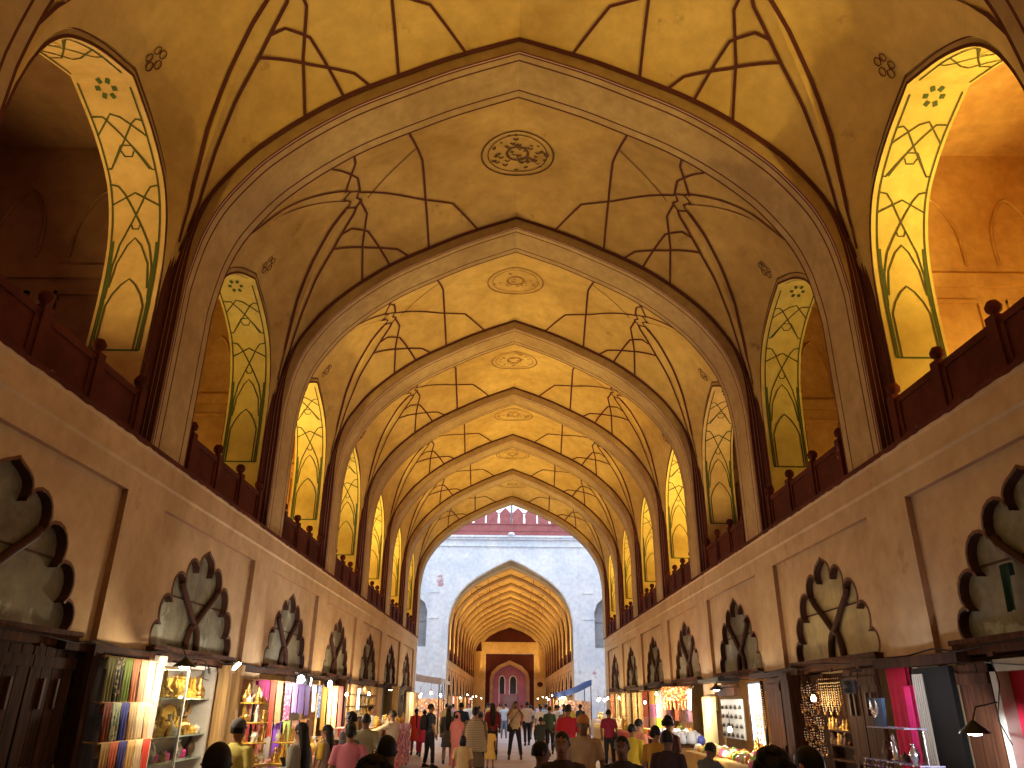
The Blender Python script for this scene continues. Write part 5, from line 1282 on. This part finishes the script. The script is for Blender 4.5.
bulb_lamp('hanging_bulb', at(1, 11.1, .30, 2.0), 'warm bulb shining before the hanging necklaces', 'bulb', 16, (1, .72, .38), BULBW, side(1))
post(1, 12.62, .06, .34, 2.36, WOOD, 'wide dark timber post left of the necklace display', .2)
# pier with dark leaf and strings, white lit strip, garlands
shutter('shutter', 1, 13.0, 13.75, .08, FZ, 2.32, WOODY, 'dark brown door leaf between the wide post and the gold garlands', 1, slots=False)
for k in range(9): necklace(1, 13.62+k*.07, .20, 2.2, .62+.1*(k % 3), (0, 1, 0)[k % 3], 'gold garland cluster')
t = tag(empty('light_box', at(1, 14.55, .05, 1.25), side(1)), 'dazzling white light box beside the gold garlands', 'light box')
mb = MB(); mb.box(-.36, 0, 0, .36, .03, 1.0); link('sheet', mb.mesh('sheet', [plain('lit_sheet', (.9, .92, .95), emit=1.2, ecol=(.95, .95, 1))]), t); mb = MB(); mb.box(-.40, -.01, -.02, -.36, .04, 1.04); mb.box(.36, -.01, -.02, .40, .04, 1.04); mb.box(-.4, -.01, 1.0, .4, .04, 1.04); link('frame', mb.mesh('frame', [METAL]), t)
# earring board
t = tag(empty('earring_board', at(1, 16.0, .10, 1.30), side(1)), 'white board with rows of paired earrings on the right', 'board')
mb = MB(); mb.box(-.78, 0, 0, .78, .02, .70); link('card', mb.mesh('card', [plain('grey_white_card', (.52, .52, .48), rough=.6)]), t)
mb = MB()
for r in range(4):
    for k in range(5):
        for s in (-1, 1):
            x = -.62+k*.31+s*.035; z = .60-r*.165; mb.tube([(x, -.012, z), (x, -.02, z-.03)], .006, 5); mb.lathe((x, -.02, z-.05), [(0, -.035), (.022, -.01), (.012, .02), (0, .03)], 6)
link('earrings', mb.mesh('earrings', [plain('dark_earring', (.05, .035, .03), rough=.3)]), t)
mb = MB(); mb.box(-.62, -.10, 0, .62, .02, .14); mb.box(-.5, -.12, .16, .5, .0, .20); tag(link('sign_board', mb.mesh('sign_board', [WOODY]), None, at(1, 15.9, .12, 2.06), side(1)), 'blank brown wooden board above the earring board', 'board')
mb = MB(); mb.box(-.8, -.35, 0, .8, .05, .06); tag(link('awning_board', mb.mesh('awning_board', [METAL]), None, at(1, 15.7, .25, 2.30), side(1)), 'dark flat canopy board above the white shaded lamp', 'canopy')
bulb_lamp('clamp_lamp', at(1, 15.0, .62, 2.16), 'white shaded lamp over the earring board', 'shade', 60, (1, .93, .8), BULB, side(1))
for i in range(3): hang('lit_curtain', 1, 17.2+i*.42, .12, 2.05, .40, 1.1, (.95, .75, .35), 'pale golden curtain left of the earring board', 'curtain', 'pale golden curtains left of the earring board', seed=i)
light('POINT', at(1, 17.6, .45, 1.9), 30, (1, .75, .38), .06, 'shop_light')
# long sales table, heaps of goods, lamp
table(1, 11.3, 15.6, 1.15, .75, 1.10, CREAMT, 'long sales table heaped with bright trinkets on the right', cloth((.55, .35, .12)))
TR = [((.9, .6, .15), 'golden'), ((.8, .15, .35), 'pink'), ((.9, .35, .08), 'orange'), ((.35, .7, .2), 'green'), ((.85, .8, .6), 'cream')]
TRM = {w_: plain('trinket_'+w_, c, rough=.35, var=.3) for c, w_ in TR}
PK = []
for s_ in range(3):
    mb = MB(); rr = random.Random(s_)
    pts = [(.07*math.cos(a)*(1+.2*rr.random()), .05*math.sin(a)*(1+.2*rr.random())) for a in [k*PI/4 for k in range(8)]]
    mb.grid([[(x*k_, y*k_, z) for x, y in pts+pts[:1]] for k_, z in ((.3, 0), (1, .01), (1.05, .04), (.7, .075+.02*s_), (.05, .09+.02*s_))], 0); PK.append(mb.mesh('trinket_packet', [CLOTHDEF]))
for i in range(64):
    c, w_ = TR[i*7 % 5]; y = 11.45+(i % 21)*.195; out = .62+(i//21)*.17
    o = link('trinket_packet', PK[i % 3], None, at(1, y, out, 1.11), rnd.uniform(0, 3)); setmat(o, TRM[w_]); tag(o, 'small %s trinket packet on the long right table' % w_, 'packet', '%s trinket packets on the long right table' % w_)
bulb_lamp('table_bulb', at(1, 13.1, .95, 1.55), 'glaring bulb low over the long right table', 'bulb', 45, (1, .78, .45), BULB, side(1))
for k in range(7): goods(k % 6, at(1, 12.7+k*.13, .45, 1.11), side(1), GOLDM, 'brass', 'back of the long right table', 1.0)
# plastic-wrapped parcels
table(1, 16.2, 19.4, 1.2, .7, 1.16, WOODY, 'right table with plastic-wrapped blue and white parcels')
PBW = plain('parcel_white', (.75, .78, .88), rough=.2); PBB = plain('parcel_blue', (.12, .16, .65), rough=.25)
for i in range(33):
    y = 16.4+(i % 11)*.27; o = link('wrapped_parcel', PK[i % 3], None, at(1, y, .65+.18*(i//11), 1.17), rnd.uniform(0, 3)); o.scale = (1.25, 1.25, 1.9); w_ = 'blue' if i % 3 == 0 else 'white'
    setmat(o, PBB if i % 3 == 0 else PBW); tag(o, '%s plastic-wrapped parcel on the right table' % w_, 'parcel', '%s parcels on the right table' % w_)
# bags
def bag(sd, y, out, z, c, wd, w_=.5, h=.2):
    t = tag(empty('handbag', at(sd, y, out, z), side(sd)), '%s cloth bag hanging under the red lantern on the right' % wd, 'bag')
    mb = MB(); mb.hexa([(-w_/2, -.06, -h), (w_/2, -.06, -h), (w_/2, .04, -h), (-w_/2, .04, -h), (-w_*.42, -.03, 0), (w_*.42, -.03, 0), (w_*.42, .02, 0), (-w_*.42, .02, 0)]); mb.box(-w_*.43, -.05, -.10, w_*.43, -.035, -.02)
    o = link('pouch', mb.mesh('pouch', [CLOTHDEF]), t); setmat(o, cloth(c)); mb = MB(); mb.tube([(-w_*.3, 0, -.02), (-w_*.2, 0, .14), (0, 0, .19), (w_*.2, 0, .14), (w_*.3, 0, -.02)], .012, 6); o = link('handle', mb.mesh('handle', [CLOTHDEF]), t); setmat(o, cloth(c))
for y, z, c, wd in ((18.3, 1.78, (.12, .05, .05), 'dark brown'), (18.35, 1.42, (.62, .22, .05), 'orange'), (19.3, 1.78, (.18, .08, .05), 'brown'), (19.3, 1.42, (.28, .38, .08), 'olive green'), (20.3, 1.78, (.10, .03, .05), 'black and maroon'), (20.3, 1.42, (.45, .05, .05), 'deep red')): bag(1, y, .45, z, c, wd, .5, .24)
t = tag(empty('hanging_lantern', at(1, 19.3, .5, 2.28), side(1)), 'large glowing red and orange fringed lantern hanging on the right', 'lantern')
LANT = multi('lantern_beads', [(1, .25, .05), (1, .6, .15), (.9, .12, .05), (1, .85, .5)], 22, emit=.9)
mb = MB(); mb.lathe((0, 0, 0), [(.30, 0), (.34, -.03), (.33, -.25), (.28, -.28), (.05, -.29)], 16); link('shade', mb.mesh('shade', [LANT]), t)
mb = MB(); [mb.tube([(math.cos(a)*.31, math.sin(a)*.31, -.26), (math.cos(a)*.29, math.sin(a)*.29, -.46-.04*(k % 2))], .012, 5) for k, a in enumerate([q*PI/10 for q in range(20)])]; link('fringe', mb.mesh('fringe', [LANT]), t)
light('POINT', at(1, 19.3, .7, 1.95), 40, (1, .45, .15), .1, 'shop_light')
bulb_lamp('strip_lamp', at(1, 17.9, .5, 2.0), 'bluish white tube lamp beside the red lantern', 'tube', 45, (.82, .88, 1), BULBC, side(1), big=.7).rotation_euler = (0, .35, side(1))
# squares of bright cloth
SQ = [(21.6, 2.24, (.45, .42, .55), 'grey-violet'), (22.3, 2.24, (.35, .42, .25), 'sage green'), (23.2, 2.24, (.88, .48, .12), 'golden orange'), (24.4, 2.24, (.85, .14, .06), 'vermilion'), (21.6, 1.90, (.80, .35, .30), 'coral'), (22.3, 1.90, (.95, .90, .75), 'cream'), (23.2, 1.90, (.70, .25, .50), 'orchid pink'), (24.4, 1.90, (.88, .22, .12), 'red-orange'), (22.3, 1.56, (.55, .85, .05), 'lime yellow'), (23.2, 1.56, (.60, .42, .25), 'camel'), (24.4, 1.56, (.85, .35, .40), 'rose'), (21.6, 1.56, (.90, .60, .20), 'amber')]
rod(1, 21.1, 25.2, .34, 2.26, 'long rod carrying the bright cloth squares on the right')
for i, (y, z, c, wd) in enumerate(SQ): hang('cloth_square', 1, y, .36, z, .68 if y < 23 else .95, .34, c, '%s cloth square in the bright group on the right' % wd, 'cloth', seed=i, folds=3)
bulb_lamp('hanging_bulb', at(1, 22.2, .75, 1.95), 'white bulb before the bright cloth squares', 'bulb', 60, (1, .85, .6), BULB, side(1)); bulb_lamp('hanging_bulb', at(1, 20.7, .7, 2.15), 'small warm bulb between the lantern and the cloth squares', 'bulb', 30, (1, .7, .38), BULBW, side(1))
table(1, 20.0, 25.5, 1.1, .6, 1.15, CREAMT, 'right table with a red cover below the cloth squares', cloth((.6, .12, .08)))
for i in range(14):
    o = link('folded_cloths', FOLDM, None, at(1, 20.2+i*.38, .8, 1.16), side(1)); c, wd = rnd.choice([((.8, .3, .1), 'orange'), ((.75, .6, .1), 'yellow'), ((.75, .1, .2), 'crimson'), ((.4, .6, .1), 'green')]); setmat(o, cloth(c)); tag(o, 'stack of folded %s cloths below the cloth squares' % wd, 'cloths', 'stacks of folded %s cloths on the right' % wd)
# garland shops up to the courtyard
for k in range(16): necklace(1, 26.2+k*.5, .3+.2*(k % 2), 2.3, .9, (0, 1, 0, 2)[k % 4], 'garland shop fronts near the courtyard')
for i, (y, c, wd) in enumerate([(26.6, (.85, .55, .15), 'golden'), (27.8, (.75, .30, .12), 'rust orange'), (29.2, (.8, .6, .3), 'straw'), (30.6, (.65, .40, .15), 'bronze'), (32.2, (.85, .7, .3), 'pale gold'), (34.0, (.80, .08, .05), 'scarlet')]): hang('hanging_cloth', 1, y, .15, 2.25, .9, 1.3, c, '%s hanging in the shops near the courtyard on the right' % wd, 'cloth', seed=i, pat=(.95, .8, .4))
table(1, 26.0, 33.5, 1.0, .6, 1.15, CREAMT, 'long right table of brassware near the courtyard', cloth((.6, .4, .15))); fill(1, 26.2, 33.2, .7, 1.16, 24, [0, 2, 4, 5], [G_, GP, IV], 'long right table near the courtyard', (1, 1.3), .12)
for y in (27.4, 30.5, 33.2): bulb_lamp('hanging_bulb', at(1, y, .75, 2.1), 'bright bulb at the %s garland shop on the right' % {27.4: 'first', 30.5: 'second', 33.2: 'last'}[y], 'bulb', 60, (1, .78, .42), BULBW, side(1))
hang('green_cloth', 1, 6.93, -.06, 3.10, .14, .40, (.008, .03, .015), 'dark green cloth strip hanging in the nearest right scalloped arch', 'cloth', seed=1, folds=2)
# ================= wires along the lintels
for sd in (-1, 1):
    mb = MB(); pts = []
    for k in range(60): pts.append(at(sd, 5+k*.53, .12+.03*math.sin(k*1.7), 2.42+.03*math.sin(k*2.3)))
    mb.tube(pts, .009, 5); tag(link('electric_cable', mb.mesh('electric_cable', [plain('black_rubber', (.02, .015, .015), rough=.8)])), 'black electric cable sagging along the %s shop lintels' % fix(sd), 'cable')
    for yc in (8.85, 13.4, 18.1, 22.7, 27.3, 32.0):
        if sd > 0 and yc < 9: continue
        mb = MB(); mb.box(-1.2, -.10, 0, 1.2, .05, .09)
        tag(link('pier_beam', mb.mesh('pier_beam', [WOOD]), None, at(sd, yc-.1, .02, 2.33), side(sd)), 'dark beam across the %s shop pier on the %s' % ({8.85: 'first', 13.4: 'second', 18.1: 'third', 22.7: 'fourth', 27.3: 'fifth', 32.0: 'sixth'}[yc], fix(sd)), 'beam')
# ================= courtyard stalls
def stall(x0, x1, y0, y1, sd, ccol, label, zt=2.9):
    t = tag(empty('market_stall', ((x0+x1)/2, (y0+y1)/2, FZ)), label, 'stall'); W_, D_ = (x1-x0)/2, (y1-y0)/2
    mb = MB(); h0, h1 = zt-FZ, zt-FZ-.75
    n = 10; xi = W_ if sd < 0 else -W_
    mb.grid([[(lerp(-xi, xi, i/n), yy, lerp(h0, h1, i/n)-.10*math.sin(i/n*PI)) for i in range(n+1)] for yy in (-D_, -D_*.3, D_*.3, D_)], 0); mb.grid([[(xi, yy, h1) for yy in (-D_, 0, D_)], [(xi*1.01, yy, h1-.22) for yy in (-D_, 0, D_)]], 0)
    mb.grid([[(lerp(-xi, xi, i/n), -D_, lerp(h0, h1, i/n)-.10*math.sin(i/n*PI)-dz) for i in range(n+1)] for dz in (0, .32)], 0)
    o = link('awning', mb.mesh('awning', [CLOTHDEF]), t); setmat(o, cloth(ccol))
    for a in (-1, 1):
        for b_ in (-1, 1):
            mb = MB(); mb.tube([(a*W_*.95, b_*D_*.95, 0), (a*W_*.95, b_*D_*.95, (h1 if a*W_*.95*xi > 0 else h0)-.02)], .03, 6); link('pole', mb.mesh('pole', [WOOD]), t)
    mb = MB(); mb.box(-W_*.8, -D_*.9, 0, W_*.8, D_*.9, .85); o = link('counter', mb.mesh('counter', [CREAMT]), t)
    mb = MB(); xb = -xi*.93; mb.box(min(xb, xb*.97), -D_*.9, .85, max(xb, xb*.97), D_*.9, 1.9); link('backdrop', mb.mesh('backdrop', [multi('stall_goods', [(.6, .4, .2), (.35, .2, .12), (.7, .6, .5), (.5, .15, .1)], 13, rough=.7)]), t)
    mb = MB(); mb.box(-W_*.9, D_*.85, .85, W_*.9, D_*.9, 1.95); link('side_cloth', mb.mesh('side_cloth', [multi('stall_cloths', [(.7, .4, .18), (.75, .6, .45), (.5, .25, .2), (.3, .2, .2)], 9, rough=.7)]), t)
    return t
stall(-7.6, -3.6, 42.0, 45.5, -1, (.55, .42, .32), 'stall under a cream awning on the left of the courtyard', 3.8); stall(-7.0, -4.0, 48.5, 53.5, -1, (.6, .5, .42), 'further stall under a pale awning on the left of the courtyard', 3.9)
table(1, 41.5, 46.0, -.2, .6, 1.1, CREAMT, 'courtyard table of trinkets on the right', cloth((.5, .35, .25))); fill(1, 41.7, 45.8, -.5, 1.11, 12, [2, 0, 4], [G_, IV], 'courtyard table on the right', (1.2, 1.6)); stall(2.9, 5.0, 49.5, 54.0, 1, (.07, .11, .26), 'stall under a blue awning on the right of the courtyard', 3.25)
for i, (x, y, z, c, wd) in enumerate([(-4.2, 43.0, 2.35, 0, 'cream-awninged stall'), (-4.9, 44.2, 2.2, 1, 'middle of the cream awning'), (-4.3, 50.2, 2.3, 1, 'pale-awninged stall'), (-4.4, 52.0, 2.3, 0, 'far end of the pale awning'), (4.7, 43.4, 2.1, 0, 'near end of the right wire'), (5.2, 44.8, 2.1, 1, 'far end of the right wire'), (3.3, 49.2, 2.2, 0, 'front of the blue awning'), (3.4, 53.2, 2.3, 1, 'far end of the blue awning')]):
    bulb_lamp('stall_bulb', (x, y, z), 'bright bulb hanging under the %s in the courtyard' % wd, 'bulb', 60, (1, .72, .42), BULB if c else BULBW).scale = (2, 2, 2)
for sd, ys_ in ((-1, (57.5, 62, 67, 73, 80, 87)), (1, (57.5, 62, 67, 73, 80, 87))):
    for i, y in enumerate(ys_):
        table(sd, y, y+3.2, 1.1, .6, 1.15, CREAMT, 'market table, %s from the courtyard on the %s of the far hall' % (ORD[i] if i else 'first', fix(sd)), cloth(rnd.choice([(.7, .5, .2), (.6, .2, .2), (.75, .7, .6)])))
        hang('hanging_cloth', sd, y+1.2, .3, 2.3, 2.2, 1.0, rnd.choice([(.9, .7, .3), (.85, .8, .75), (.9, .5, .2), (.8, .3, .3)]), 'hanging cloth behind the %s market table on the %s of the far hall' % (ORD[i] if i else 'first', fix(sd)), 'cloth', seed=i, folds=9)
        bulb_lamp('hanging_bulb', at(sd, y+1.5+(i % 2)*.8, .8+.25*(i % 3), 2.2+.13*(i*2 % 3)), 'bulb over the %s market table on the %s of the far hall' % (ORD[i] if i else 'first', fix(sd)), 'bulb', 70, (1, .82, .55), BULB, side(sd)).scale = (1.3, 1.3, 1.3)
